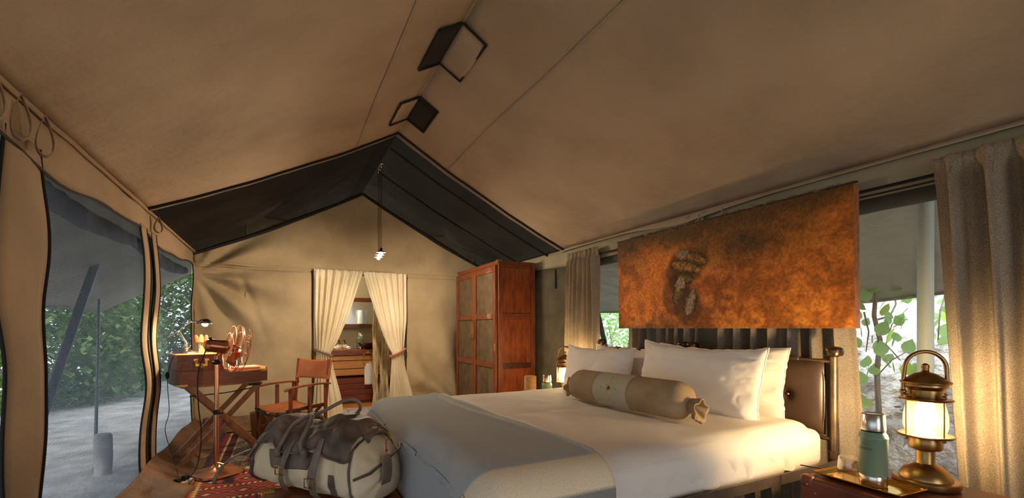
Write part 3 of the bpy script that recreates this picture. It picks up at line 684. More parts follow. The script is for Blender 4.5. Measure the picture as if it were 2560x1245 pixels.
for side, x, z, m in ((-1, DX0+.12, ZTIE, 'strap'), (1, DX1-.12, .90, 'leather')):
    b = MB(); P = []
    for k in range(24):
        a = 2*pi*k/24; P.append((x+.115*cos(a), YB-.055+.075*sin(a)-.005, z+.05*side*cos(a)))
    n_ = len(P); vs = []
    for p in P: vs += [(p[0], p[1], p[2]-.018), (p[0], p[1], p[2]+.018)]
    b.add(vs, [(2*q, 2*q+1, (2*q+3) % (2*n_), (2*q+2) % (2*n_)) for q in range(n_)])
    o = b.build('curtain_tieback', m, solid=.004); tag(o, 'dark leather tieback around the left doorway curtain' if side < 0 else 'tan leather tieback around the right doorway curtain', 'tieback')

# ------------------------------------------------------------------ wardrobe
WX0, WX1, WY0, WY1, WH = 2.33, 2.84, 4.86, 6.25, 2.08
wd = thing('wardrobe', 'tall reddish wooden wardrobe with woven door panels at the back right', 'wardrobe', (WX0, WY0, 0))
DX, DY = WX1-WX0, WY1-WY0
b = MB(); b.box((DX/2+.02, DY/2, WH/2), (DX-.05, DY-.03, WH-.06)); b.build('carcass', 'wood', wd)
for zc_, h in ((WH-.025, .05), (.05, .1)):
    b = MB(); b.box((DX/2, DY/2, zc_), (DX, DY, h)); b.build('top_board' if zc_ > 1 else 'plinth', 'wood', wd, bevel=.004)
# side facing camera (y = 0): stiles, rails, panels
for x in (.028, DX-.028):
    b = MB(); b.box((x, 0, WH/2), (.056, .035, WH-.02)); b.build('side_stile', 'wood', wd, bevel=.003)
for z, h, m in ((WH-.065, .05, 'wood_h'), (1.40, .07, 'wood_h'), (.79, .07, 'wood_dark'), (.14, .1, 'wood_h')):  # darker wood on the lower rail imitates the shadow there
    b = MB(); b.box((DX/2, .006, z), (DX-.11, .03, h)); b.build('side_rail', m, wd, bevel=.003)
for z0, z1 in ((.19, .755), (.825, 1.365), (1.435, WH-.09)):
    b = MB(); b.box((DX/2, .016, (z0+z1)/2), (DX-.11, .02, z1-z0)); b.build('side_panel', 'burl', wd)
# two doors on the x = 0 face
for k in range(2):
    ya, yb = (.02, DY/2-.003) if k == 0 else (DY/2+.003, DY-.02)
    d = MB(); d.box((-.012, (ya+yb)/2, WH/2), (.004, yb-ya-.02, WH-.16)); dr = d.build('door', 'rattan', wd)
    for y in (ya+.032, yb-.032):
        b = MB(); b.box((-.018, y, WH/2), (.03, .064, WH-.12)); b.build('stile', 'wood', dr, bevel=.003)
    for z, h in ((WH-.10, .075), (1.40, .07), (.80, .075), (.13, .09)):
        b = MB(); b.box((-.017, (ya+yb)/2, z), (.026, yb-ya-.128, h)); b.build('rail', 'wood_h', dr, bevel=.003)
    hy = DY/2+(-.03 if k == 0 else .03)
    b = MB(); b.tube([(-.035, hy, 1.10), (-.055, hy, 1.12), (-.055, hy, 1.34), (-.035, hy, 1.36)], .007, 8); b.build('handle', 'brass', dr)
    for z in (.3, 1.02, 1.8):
        b = MB(); b.box((-.035, ya+.008 if k == 0 else yb-.008, z), (.006, .014, .09)); b.build('hinge', 'brass', dr)
for (x, y) in ((.02, .02), (.02, DY-.02)):
    b = MB(); b.box((x, y, WH-.012), (.06, .06, .032)); b.build('corner_plate', 'brass', wd)

# ------------------------------------------------------------------ BED
BX0, BX1, BY0, BY1, ZT_ = .55, 2.5, 1.30, 3.22, .75
YMID = (BY0+BY1)/2
def make_bed(y0, y1, lab):
    bd = thing('bed', lab, 'bed', (BX0, y0, 0)); W = y1-y0; L = 2.6-BX0
    for k, y in enumerate((.0, W)):
        y = y+(.02 if k == 0 else -.02)
        b = MB(); b.tube([(L, y, 0), (L, y, 1.10)], .019, 14); b.tube([(L, y, .56), (L, y, .60)], .025, 14); b.build('head_post', 'bedmetal', bd)
        b = MB(); b.lathe([(.012, 1.095), (.022, 1.10), (.040, 1.108), (.046, 1.125), (.042, 1.142), (.028, 1.152), (.002, 1.155)], 20, (L, y, 0)); b.build('knob', 'knob', bd)
        b = MB(); b.tube([(.12, y, 0), (.12, y, .54)], .019, 12); b.build('foot_post', 'bedmetal', bd)
    for yy, s in ((-.005, 1), (W+.005, -1)):
        b = MB(); b.box((L/2+.04, yy, .535), (L-.06, .006, .05)); b.box((L/2+.04, yy+s*.02, .512), (L-.06, .045, .006)); b.build('side_rail', 'railmetal', bd, bevel=.001)
    b = MB(); b.box((.1, W/2, .52), (.03, W, .04)); b.build('foot_rail', 'railmetal', bd)
    b = MB(); b.tube([(L, .02, 1.075), (L, W-.02, 1.075)], .011, 10); b.build('head_rail', 'bedmetal', bd)
    b = MB(); b.tube([(L, .02, .66), (L, W-.02, .66)], .011, 10); b.build('head_rail', 'bedmetal', bd)
    for q in range(3):
        x = .5+.6*q; b = MB(); b.tube([(x, .02, .50), (x, W-.02, .50)], .012, 8); b.build('slat', 'railmetal', bd)
    b = MB(); b.tube([(1.3, .05, .49), (1.75, W*.5, .12), (2.0, W-.05, .0)], .01, 8); b.build('brace', 'railmetal', bd)
    # leather headboard cushion
    hw = W-.11; hh = .40; bts = [(-hw*.27, .0), (hw*.27, .0)] if True else []
    def cush(sg):
        def f(u, v):
            a = 2*u-1; c = 2*v-1
            ex = .5*hw*a; ez = .5*hh*c
            t = (max(0, 1-abs(a)**4)*max(0, 1-abs(c)**4))**.5
            d = .045*t
            for (p, q) in bts:
                rr = sqrt((ex-p)**2+(ez-q)**2); d -= .034*math.exp(-(rr/.028)**2)+.012*math.exp(-(rr/.09)**2)
            return (L-.012*sg*0+sg*(.008+max(-.002, d)), W/2+ex*(1-.02*(1-t)), .875+ez)
        return f
    b = MB(); b.grid(50, 30, cush(-1)); b.grid(20, 14, cush(1)); hb = b.build('headboard_cushion', 'hleather', bd)
    for (p, q) in bts:
        b = MB(); b.ball((L-.018, W/2+p, .875), .011, 12); b.build('button', 'copper', hb)
    P = []
    for k in range(64):
        a = 2*pi*k/64; P.append((L-.012, W/2+.5*hw*.985*sp(cos(a), .35), .875+.5*hh*.985*sp(sin(a), .35)))
    b = MB(); b.tube(P, .005, 6, closed=True); b.build('piping', 'hleather', hb)
    for p in (-.3, 0, .3):
        b = MB(); b.box((L, W/2+p*hw, 1.075), (.034, .06, .034)); b.build('leather_tab', 'hleather', hb, bevel=.008)
    # mattress
    b = MB(); b.box((L/2-.02, W/2, .62), (L-.1, W-.06, .20)); b.build('mattress', 'linen', bd, bevel=.05, bseg=4)
    return bd
make_bed(1.285, YMID-.02, 'metal bed nearer the lantern with leather headboard and round post knobs')
make_bed(YMID+.02, BY1+.02, 'metal bed on the wardrobe side with leather headboard mostly hidden by pillows')
# white bottom sheet over both mattresses: a rounded box surface, open below
def rb(x0, x1, y0, y1, zt, zb, r, sq=.0, wr=1.0):
    """u along X, v over the section: near foot -> top -> far foot"""
    def f(u, v):
        side = zt-zb-r; top = (y1-y0)-2*r; arc = pi/2*r; T = 2*side+2*arc+top; s_ = v*T
        if s_ < side: y, z, ny, nz = y0, zb+s_, -1, 0
        elif s_ < side+arc: a = (s_-side)/r; y, z, ny, nz = y0+r-r*cos(a), zt-r+r*sin(a), -cos(a), sin(a)
        elif s_ < side+arc+top: y, z, ny, nz = y0+r+(s_-side-arc), zt, 0, 1
        elif s_ < side+2*arc+top: a = (s_-side-arc-top)/r; y, z, ny, nz = y1-r+r*sin(a), zt-r+r*cos(a), sin(a), cos(a)
        else: y, z, ny, nz = y1, zt-r-(s_-side-2*arc-top), 1, 0
        return y, z, ny, nz, s_, T
    return f
def end_round(x, x0, x1, r0, r1):
    k = 1.0
    if x < x0+r0: k = sqrt(max(0, 1-((x0+r0-x)/r0)**2))
    if x > x1-r1: k = sqrt(max(0, 1-((x-x1+r1)/r1)**2))
    return k
SX0, SX1 = BX0+.0, 2.545
secs = rb(0, 1, BY0, BY1, ZT_+.005, .555, .135)
def sheetf(u, v):
    # u spacing denser at ends
    uu = .5-.5*cos(pi*u); x = SX0+(SX1-SX0)*uu
    y, z, ny, nz, s_, T = secs(0, v)
    k = end_round(x, SX0, SX1, .13, .13); z0 = .64
    if z > z0: z = z0+(z-z0)*k
    kk = end_round(x, SX0, SX1, .13, .18); yc = YMID
    y = yc+(y-yc)*(1-.05*(1-kk))
    side = abs(ny)
    if side > 0:
        low = smooth(.70, .57, z)
        d = (.004*sin(x*46+3*fn(x*6))+.009*fn(x*11, z*5, 3)+.004*sin(x*21+z*9))*(.25+low)*side - .02*low
        y += ny*d*side
        if z < .60: z += .006*sin(x*33)
    if nz > .9: z += .006*fn(x*2.2, y*2.2, 3)+.003*fn(x*7, y*6, 8)-.004*math.exp(-((y-YMID)/.05)**2)+.010*fn(x*1.1, y*1.0, 6)
    z += .0
    return (x, y, z)
b = MB(); b.grid(170, 150, sheetf); o = b.build('bed_sheet', 'linen', ang=80); tag(o, 'white sheet stretched over both pushed together mattresses', 'sheet')
# woven throw
TX0, TX1 = .525, 1.07
CG, CC, CB, CD = srgb(178, 182, 184), srgb(238, 220, 188), srgb(194, 206, 216), srgb(136, 134, 130)
secT = rb(0, 1, BY0-.018, BY1+.012, ZT_+.016, .34, .12)
def throw_parts():
    b = MB(); nu, nv = 90, 200
    hang = .56      # arc length hanging over the foot
    def f(u, v):
        y, z, ny, nz, s_, T = secT(0, v)
        wob = .015*fn(v*5, 2)
        Lx = (TX1-TX0)+wob+.02*sin(v*6); tot = hang+Lx
        q = u*tot
        r = .12
        if ny == 0 or abs(nz) > .0:
            pass
        # path over the foot edge
        if q < hang-r*.57: x = TX0; dz = -(hang-q)+.43*r*0; drop = hang-q; px_ = x; zz = -drop+.0
        else:
            a = (q-(hang-r*.57))/(r*.57+r) if q < hang+r else None
            if a is not None: px_ = TX0+r*(1-cos(a*pi/2)); zz = -r+r*sin(a*pi/2)
            else: px_ = TX0+(q-hang); zz = 0
        top = smooth(.60, .74, z)
        if zz < 0:
            z2 = z+zz*top if z > .60 else z
            z2 = max(z2, .16)
            k = 1-min(1, -zz/.12)
            y2 = YMID+(y-YMID)*(1-.03*(1-k))
            # side drop collapses towards the corner fold
            if z < .60: px_ = TX0+.0+.10*(1-smooth(.34, .60, z))*.3
        else: z2 = z; y2 = y
        d = .012*fn(px_*5, y2*4, z2*3)+.006*sin(y2*14+z2*6)*(zz < -.1)
        px_ += (d*1.2 if zz < 0 else 0); y2 += ny*(.012*abs(fn(px_*6, z2*3, 4))+.012)
        if ny == 0: z2 += .005+.004*fn(px_*6, y2*5)+.010*math.exp(-((px_-.98+.05*sin(y2*3))/.03)**2)*smooth(1.6, 2.2, y2)
        return (px_, y2, z2)
    def cf(u, v):
        y, z, ny, nz, s_, T = secT(0, v)
        side = ZT_+.016-.34-.12; e = side+.12*pi/2
        d = min(s_, T-s_)          # arc length from the hem on either side
        q = u*(hang+TX1-TX0); edge = (hang+TX1-TX0)-q
        c = CG
        if e-.165 < d < e-.02: c = CC
        elif d <= e-.165: c = CD
        if edge < .034 and d >= e-.02: c = CB
        if edge < .028 and d < e-.02 and (.008 < edge < .012 or .018 < edge < .022): c = srgb(210, 190, 150)
        return c
    b.grid(nu, nv, f, colf=cf); return b
b = throw_parts(); o = b.build('throw_blanket', 'throw', ang=80, solid=.006, off=1); tag(o, 'blue grey woven throw with a cream stripe over the foot of the beds', 'blanket')

# pillows
def pillow(name, lab, c, W, H, T, yaw, lean, seed, m='pillow', roll=0, group=None):
    """face in local XZ-plane, thickness along local Y"""
    def f(sg):
        def g(u, v):
            a = 2*u-1; c_ = 2*v-1
            a = sp(a, .85); c_ = sp(c_, .85)
            e = max(0, (1-abs(a)**2.6))**.55*max(0, (1-abs(c_)**2.6))**.55
            cx = W/2*a*(1-.055*(1-abs(c_)**2)*abs(a)**2); cz = H/2*c_*(1-.15*(1-abs(a)**2)*abs(c_)**2)
            edge = max(abs(a), abs(c_))
            q1 = abs(fn(a*2.6+c_*1.2+seed, c_*3.4-a*1.1, seed)); q2 = abs(fn(a*5.2-c_*2.4, c_*6.2+a*2.5+seed, seed+4))
            wr = .014*fn(a*1.6+seed, c_*1.4, seed)-.003*max(0, 1-q1*5)**1.5-.0012*max(0, 1-q2*5)*(.3+edge)
            wr += .008*sin((a*.8+c_)*16+4*fn(a*2, c_*2, seed))*max(0, abs(a)-.45)
            y = sg*(T/2*e+ (wr*min(1, e*2.2)))
            return (cx+.006*fn(a*9, c_*9, seed), y+.012*fn(a*3, c_*3, seed+9), cz+.012*fn(a*7, c_*2, seed+2)*edge)
        return g
    b = MB(); b.grid(100, 70, f(-1)); b.grid(60, 44, f(1))
    # welt along the rim keeps both halves joined
    o = b.build(name, m, ang=80)
    P = []
    for k in range(44): P.append(f(1)(k/44, 0))
    for k in range(32): P.append(f(1)(1, k/32))
    for k in range(44): P.append(f(1)(1-k/44, 1))
    for k in range(32): P.append(f(1)(0, 1-k/32))
    w_ = MB(); w_.tube(P, .004, 6, closed=True); w_.build('seam', m, o)
    o.location = c; o.rotation_euler = (lean, roll, yaw); tag(o, lab, 'pillow', group); return o
R90 = radians(-90)
pillow('pillow', 'front white pillow nearer the lantern, behind the bolster', (2.28, 1.935, .935), .90, .44, .19, R90+.02, radians(-9), 1.3, roll=.03)
pillow('pillow', 'rear white pillow nearer the lantern, showing its frilled right edge', (2.45, 1.93, .935), .96, .42, .16, R90-.02, radians(-6), 4.1)
pillow('pillow', 'front white pillow on the wardrobe side', (2.26, 2.88, .92), .78, .38, .18, R90+.08, radians(-10), 7.7)
pillow('pillow', 'rear pillow on the wardrobe side, peeping out above the front one', (2.45, 2.74, .915), .80, .38, .16, R90, radians(-6), 9.2)

# bolster
BLn = thing('bolster', 'taupe suede bolster cushion with gathered ends and embroidered band', 'cushion', (1.85, 2.08, ZT_+.115), radians(90)+.06)
r_ = .098
def bol(u, v):      # u around, v along (local x from near (-) to far (+))
    x = -.47+.94*v; k = min(1, max(0, (.47-abs(x))/.09)); R = r_*(sqrt(max(0, 1-(1-k)**2)))*.94+.012
    a = 2*pi*u
    R *= 1+.035*(sin(a*11)*(1-k)**1.5)+.02*fn(x*5, cos(a), sin(a))+.010*sin(a*7+x*20)*(1-k)
    z = R*sin(a); 
    z = max(z, -r_*.93)
    return (x, R*cos(a)*1.03, z)
b = MB(); b.grid(56, 90, bol, cu=True); b.build('cover', 'suede', BLn)
b = MB(); b.grid(56, 12, lambda u, v: tuple(c*(1.012 if i else 1) for i, c in enumerate(bol(u, (.47+(-.11+.28*v))/.94))), cu=True); bandp = b.build('band', 'bandcl', BLn)
def onbol(x, a, lift=.003):
    R = .1055+lift*.4; return V((x, R*1.03*cos(a), R*sin(a)))
def dot(b, x, a, r): 
    p = onbol(x, a); nrm = V((0, cos(a), sin(a))); t = V((1, 0, 0)); q = nrm.cross(t)
    b.add([p+(t*cos(2*pi*k/6)+q*sin(2*pi*k/6))*r for k in range(6)], [tuple(range(6))])
AC = radians(150); g1 = MB(); g2 = MB(); g3 = MB()
sgn = 1
AC = radians(180-38) if False else radians(38)
# the side facing the viewer is local +Y rotated: world -X
AC = radians(15)
for i in range(-5, 6):
    for j in range(-5, 6):
        d = abs(i)+abs(j)
        if d in (3, 4, 5) and (i+j) % 2 == 1 or d == 5: dot(g1, .035+i*.0095, AC+j*.105, .0032)
for i, j in ((7, 0), (-7, 0), (0, 7), (0, -7)): dot(g2, .035+i*.009, AC+j*.1, .0055)
for k in range(9): dot(g3, .035+random.uniform(-.012, .012), AC+random.uniform(-.06, .1), .006)
g1.build('embroidery', 'gold', bandp, solid=.002); g2.build('beads', 'teal', bandp, solid=.003); g3.build('embroidered_figure', 'knob', bandp, solid=.002)
for s in (-1, 1):
    def fr(u, v):
        a = 2*pi*u; R = .02+.034*v+.010*v*sin(5*a+s); x = s*(.455+.075*v); return (x, R*cos(a), R*sin(a)-.035*v)
    b = MB(); b.grid(40, 8, fr, cu=True); ru = b.build('gathered_end', 'suede', BLn, solid=.004)
    b = MB(); b.tube([(s*.46+0, .026*cos(2*pi*k/16), .026*sin(2*pi*k/16)) for k in range(16)], .006, 6, closed=True)
    if s > 0: b.tube([(.47, 0, .02), (.52, .02, .04), (.55, .01, 0), (.54, -.01, -.06), (.5, .0, -.09)], .005, 6)
    else: b.tube([(-.47, 0, -.02), (-.50, .03, -.07), (-.57, .05, -.085)], .004, 6)
    b.build('drawstring', 'suede', BLn)

# ------------------------------------------------------------------ painting
YP0, YP1 = 1.245, 3.09
PXF = 2.68
pa = thing('canvas_painting', 'long orange earth toned canvas print hanging above the beds', 'picture', (PXF, YP0, 1.25)); pa.rotation_euler = (0, radians(-1.0), 0)
NU, NV = 420, 170
def vnoise(nu, nv, sx, sy, seed):
    r = np.random.RandomState(seed); g = r.rand(int(sy)+3, int(sx)+3)
    x = np.linspace(0, sx, nu)[:, None]*np.ones((1, nv)); y = np.ones((nu, 1))*np.linspace(0, sy, nv)[None, :]
    xi = x.astype(int); yi = y.astype(int); fx = x-xi; fy = y-yi; fx = fx*fx*(3-2*fx); fy = fy*fy*(3-2*fy)
    return (g[yi, xi]*(1-fx)+g[yi, xi+1]*fx)*(1-fy)+(g[yi+1, xi]*(1-fx)+g[yi+1, xi+1]*fx)*fy
U = np.linspace(0, 1, NU)[:, None]*np.ones((1, NV)); W_ = np.ones((NU, 1))*np.linspace(0, 1, NV)[None, :]   # U: 0 = left (far) edge
n1 = sum(vnoise(NU, NV, 5*2**k, 2.5*2**k, 10+k)*.5**k for k in range(3))/1.75
n2 = sum(vnoise(NU, NV, 20*2**k, 9*2**k, 20+k)*.6**k for k in range(3))/1.96
n3 = vnoise(NU, NV, 150, 64, 40)
base = np.array([208, 116, 44.]); dk = np.array([92, 66, 36.]); mid = np.array([158, 86, 38.]); lt = np.array([238, 150, 58.])
def sst(a, b_, x): t = np.clip((x-a)/(b_-a), 0, 1); return t*t*(3-2*t)
D = sst(.70, 1.02, W_+.35*(n1-.5)+.25*(n2-.5)) 
D = np.maximum(D, .95*np.exp(-(((U-.66)/.22)**2+((W_-.78)/.22)**2))*sst(.3, .6, n1+.4*n2))
D = np.maximum(D, .8*np.exp(-(((U-.08)/.12)**2+((W_-.93)/.25)**2)))
D = np.maximum(D, .6*sst(.18, .0, W_+.2*(n2-.5))*sst(.55, .1, U))
mids = np.exp(-(((U-.52-.25*(W_-.3))/.18)**2))*.9*sst(.95, .3, W_)
colr = base[None, None]+(mid-base)[None, None]*mids[..., None]
L_ = sst(.45, .7, n2)*.5+.6*sst(.4, .05, W_)*sst(.35, .8, U)*sst(.35, .65, n2)
colr = colr+(lt-colr)*np.clip(L_, 0, 1)[..., None]
colr = colr+(dk-colr)*np.clip(D*.95+.4*sst(.55, .35, n2)*.6, 0, 1)[..., None]
colr *= (.86+.28*n3)[..., None]
# seed pods
def pod(ax, ay, bx, by, wd, cA, cB, tip=True):
    global colr
    Ya, Za = px2plane(ax, ay, PXF); Yb, Zb = px2plane(bx, by, PXF)
    y = YP1-(YP1-YP0)*U; z = 1.25+.765*W_
    dx, dz = Yb-Ya, Zb-Za; L2 = dx*dx+dz*dz; t = ((y-Ya)*dx+(z-Za)*dz)/L2; dist = np.abs((y-Ya)*dz-(z-Za)*dx)/sqrt(L2)
    rad = 1.6*wd*np.clip(1-(2*t-1)**2*(1 if True else 0), 0, 1)**.55*(1-.35*t)
    sh = (dist-.0 < rad*1.0) & (t > 0) & (t < 1)
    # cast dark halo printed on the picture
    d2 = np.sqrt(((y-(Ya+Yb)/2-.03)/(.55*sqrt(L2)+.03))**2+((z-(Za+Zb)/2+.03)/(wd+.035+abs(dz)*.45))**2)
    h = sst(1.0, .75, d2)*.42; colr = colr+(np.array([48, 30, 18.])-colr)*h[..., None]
    k = dist/np.maximum(rad, 1e-4); cc = np.array(cA)[None, None]*(1.25-k[..., None]**2*.75)*(.6+.8*n3[..., None])
    if cB: cc = np.where(((t > .62) if tip else (k < .35))[..., None], np.array(cB)[None, None]*(.7+.5*n3[..., None]), cc)
    colr = np.where(sh[..., None], cc, colr)
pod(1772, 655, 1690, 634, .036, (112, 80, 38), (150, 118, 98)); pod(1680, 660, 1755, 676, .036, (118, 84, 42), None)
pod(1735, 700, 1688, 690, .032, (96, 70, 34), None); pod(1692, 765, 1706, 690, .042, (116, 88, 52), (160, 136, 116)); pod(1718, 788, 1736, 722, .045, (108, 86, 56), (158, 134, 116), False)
colr = np.clip(colr, 0, 255)/255; lin = np.where(colr <= .04045, colr/12.92, ((colr+.055)/1.055)**2.4)
b = MB(); Hh = .765
b.grid(NU, NV, lambda u, v: (0, (YP1-YP0)*(1-u), Hh*v))
b.c = np.concatenate([lin.reshape(-1, 3), np.ones((NU*NV, 1))], 1).tolist()
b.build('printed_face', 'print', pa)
b = MB(); b.box((.028, (YP1-YP0)/2, Hh/2), (.052, YP1-YP0, Hh)); b.build('stretcher', mat('painted_canvas_edge', (196, 120, 66), (150, 88, 46), rough=.5, vs=30), pa, bevel=.002)
b = MB(); 
for k in range(90): b.box((.0+.012*random.random(), (YP1-YP0)*random.random(), Hh+.004), (.02, .02+.03*random.random(), .008))
b.build('torn_top_edge', 'brownpipe', pa, kind='stuff')
for yy in (1.05, .85): 
    b = MB(); b.tube([(.04, yy, .6), (.13, yy+.03, .86)], .006, 6); b.build('hanger', 'olive', pa)

# ------------------------------------------------------------------ grey curtains and rods on the right wall
rod = thing('curtain_rail', 'dark curtain rail under the right eave', 'rail', (2.85, .2, 2.005))
b = MB(); b.tube([(0, 0, 0), (0, 1.9, 0)], .009, 8); b.tube([(.0, 0, -.03), (.0, 1.9, -.03)], .005, 8); b.build('rod', 'black', rod)
b = MB(); b.tube([(0, 2.1, 0), (0, 3.85, 0)], .009, 8); b.build('rod', 'black', rod)
for yy in (.05, 1.85, 2.15, 3.8): b = MB(); b.bar((0, yy, 0), (.045, yy, .02), .02, .01); b.build('bracket', 'black', rod)
def curtain(lab, y0, y1, nf, amp, z0=.05, z1=2.07, X=2.80, seed=0, flat=0, yb0=None, yb1=None):
    yb0 = y0 if yb0 is None else yb0; yb1 = y1 if yb1 is None else yb1
    def f(u, v):
        z = z0+(z1-z0)*v; top = smooth(z1-.12, z1-.05, z)
        ph = 2*pi*nf*u+1.6*sin(3*u+seed)+1.3*fn(z*.7, seed, u*2)
        a = amp*(1-.7*top)*(1-flat*.6*math.exp(-((u-.25)/.2)**2))
        x = X-a*sin(ph)-.3*a*sin(2.3*ph+seed)+.006*fn(u*8, z*3, seed)
        if z > z1-.13: x += .010*fn(u*nf*9, z*30, seed)
        y = (yb0+(yb1-yb0)*u)*(1-v)+(y0+(y1-y0)*u)*v+.25*a*cos(ph)
        zz = z+(.010*fn(u*nf*8, 3, seed) if v > .97 else 0)
        return (min(x, 2.875), y, zz)
    b = MB(); b.grid(int(36*nf), 60, f); o = b.build('window_curtain', 'curtain', solid=.004, off=-1); tag(o, lab, 'curtain'); return o
curtain('grey brown window curtain at the right edge behind the lantern', .30, .975, 6, .045, seed=1, flat=.9, yb0=.25, yb1=.86)
curtain('grey brown curtain gathered beside the wardrobe', 3.55, 4.06, 6, .035, seed=4, yb0=3.50, yb1=4.14)
curtain('grey brown curtain hanging behind the far half of the painting', 2.33, 3.10, 8, .035, seed=7)
curtain('grey brown curtain hanging behind the near headboard', 1.36, 2.13, 6, .045, seed=11, yb0=1.235)

# ------------------------------------------------------------------ bedside suitcases, lanterns, flask, tray
def suitcase(name, lab, loc, dx, dy, h, rz=0):
    t = thing(name, lab, 'suitcase', loc, rz)
    zl = h-.16
    b = MB(); b.box((dx/2, dy/2, zl/2), (dx, dy, zl)); b.build('body', 'case', t, bevel=.018, bseg=3)
    b = MB(); b.box((dx/2, dy/2, zl+.004+.078), (dx+.006, dy+.006, .156)); lid = b.build('lid', 'case', t, bevel=.018, bseg=3)
    for (x, y, sx, sy) in ((0, 0, 1, 1), (dx, 0, -1, 1), (0, dy, 1, -1), (dx, dy, -1, -1)):
        b = MB(); b.box((x+sx*.02, y+sy*.02, h-.02), (.055, .055, .05)); c_ = b.build('corner_cap', 'case', lid, bevel=.014, bseg=3)
        b = MB(); 
        for (px, py) in ((-.003*sx*0+x-sx*.009, y+sy*.03), ): b.ball((px, py, h-.03), .005, 8)
        b.ball((x+sx*.03, y+sy*.03, h+.005), .0045, 8); b.build('rivet', 'brass', lid)
    for q in range(7):
        y = .06+(dy-.12)*q/6; b = MB(); b.ball((-.004, y, h-.06), .004, 8); b.ball((-.004, y, zl-.04), .004, 8); b.build('rivet', 'brass', lid)
    for y in (.08, dy-.06):
        b = MB(); b.box((-.007, y, zl+.0), (.006, .06, .045)); b.build('latch', 'brass', t, bevel=.002)
    b = MB(); b.box((dx/2, dy/2, zl+.003), (dx+.014, dy+.014, .012)); b.build('rim', 'strap', t, bevel=.003)
    b = MB(); b.box((dx/2, dy/2, .005), (dx-.04, dy-.04, .01)); b.build('foot_pad', 'strap', t)
    return t
suitcase('suitcase', 'red brown leather suitcase serving as bedside table under the lantern', (2.0, .42, 0), .46, .72, .61, -.02)
suitcase('suitcase', 'leather suitcase serving as bedside table hidden behind the far bed edge', (1.95, 3.36, 0), .62, .5, .53)
def lantern(lab, loc, rz=0):
    t = thing('lantern', lab, 'lantern', loc, rz); m = 'antique'
    b = MB(); b.lathe([(.104, 0), (.106, .004), (.106, .024), (.102, .028), (.0, .028)], 40); b.build('base', m, t)
    b = MB(); b.lathe([(.084, .028), (.083, .036), (.07, .062), (.05, .078), (.036, .085), (.034, .088)], 36); b.build('dome', m, t)
    b = MB(); b.lathe([(.032, .086), (.030, .09), (.030, .138), (.034, .142)], 28); b.build('stem', m, t)
    b = MB(); b.lathe([(.034, .14), (.05, .146), (.053, .152), (.053, .19), (.05, .195)], 32); b.build('cup', m, t)
    b = MB(); b.lathe([(.05, .195), (.088, .197), (.090, .201), (.086, .205), (.04, .205)], 36); b.build('lower_plate', m, t)
    b = MB(); b.lathe([(.062, .206), (.070, .24), (.070, .28), (.060, .33), (.058, .342), (.057, .342), (.058, .33), (.068, .28), (.068, .24), (.060, .206)], 36); b.build('glass_chimney', 'chimney', t)
    b = MB(); b.lathe([(.014, .205), (.016, .22), (.028, .245), (.034, .275), (.024, .308), (.002, .318)], 20); b.build('bulb', 'bulb_lan', t)
    b = MB(); b.lathe([(.05, .342), (.084, .343), (.086, .347), (.082, .351), (.05, .352)], 36); b.build('upper_plate', m, t)
    b = MB(); b.lathe([(.053, .352), (.055, .36), (.055, .385), (.066, .395), (.072, .4), (.072, .408), (.080, .412), (.081, .418), (.06, .432), (.035, .45), (.012, .458)], 36); b.build('cap', m, t)
    b = MB(); b.lathe([(.010, .456), (.013, .462), (.011, .468), (.014, .476), (.012, .486), (.004, .492)], 18); b.build('finial', m, t)
    for k in range(4):
        a = radians(20+90*k); x, y = .078*cos(a), .078*sin(a)
        b = MB(); b.tube([(x, y, .197), (x, y, .36)], .0032, 8); b.ball((x, y, .362), .009, 8); b.ball((x, y, .192), .007, 8); b.build('guard_rod', m, t)
    P = [(-.074, 0, .355), (-.072, 0, .43)]+[(-.068*cos(pi*k/14), 0, .47+.07*sin(pi*k/14)) for k in range(15)]+[(.070, 0, .42), (.062, 0, .40)]
    b = MB(); b.tube(P, .0075, 10); b.ball((-.074, 0, .375), .012, 10); b.build('carry_handle', m, t)
    return t
lan = lantern('brass lantern with lit glass on the near bedside suitcase', (2.325, .83, .616), -TH-radians(20))
dup(lan, (2.42, 3.56, .535), -TH-radians(20), 'brass lantern hidden behind the far pillow with only its handle showing')
tr_ = thing('brass_tray', 'polished brass tray under the near flask and upturned glass', 'tray', (2.135, .95, .612), radians(-4))
tw_, tl = .09, .16
def trf(u, v):
    a = 2*u-1; c_ = 2*v-1; e = max(abs(a), abs(c_)); return (tw_*a, tl*c_, .003+.012*smooth(.8, 1, e))
b = MB(); b.grid(25, 33, trf); b.build('tray_surface', 'trayb', tr_, solid=.002)
P = [(-tw_, -tl, .015), (tw_, -tl, .015), (tw_, tl, .015), (-tw_, tl, .015)]
b = MB(); b.tube(P, .003, 6, closed=True); b.build('rim', 'trayb', tr_)
fk = flask((2.13, .925, .617), 'green vacuum flask with steel cup lid on the brass tray')
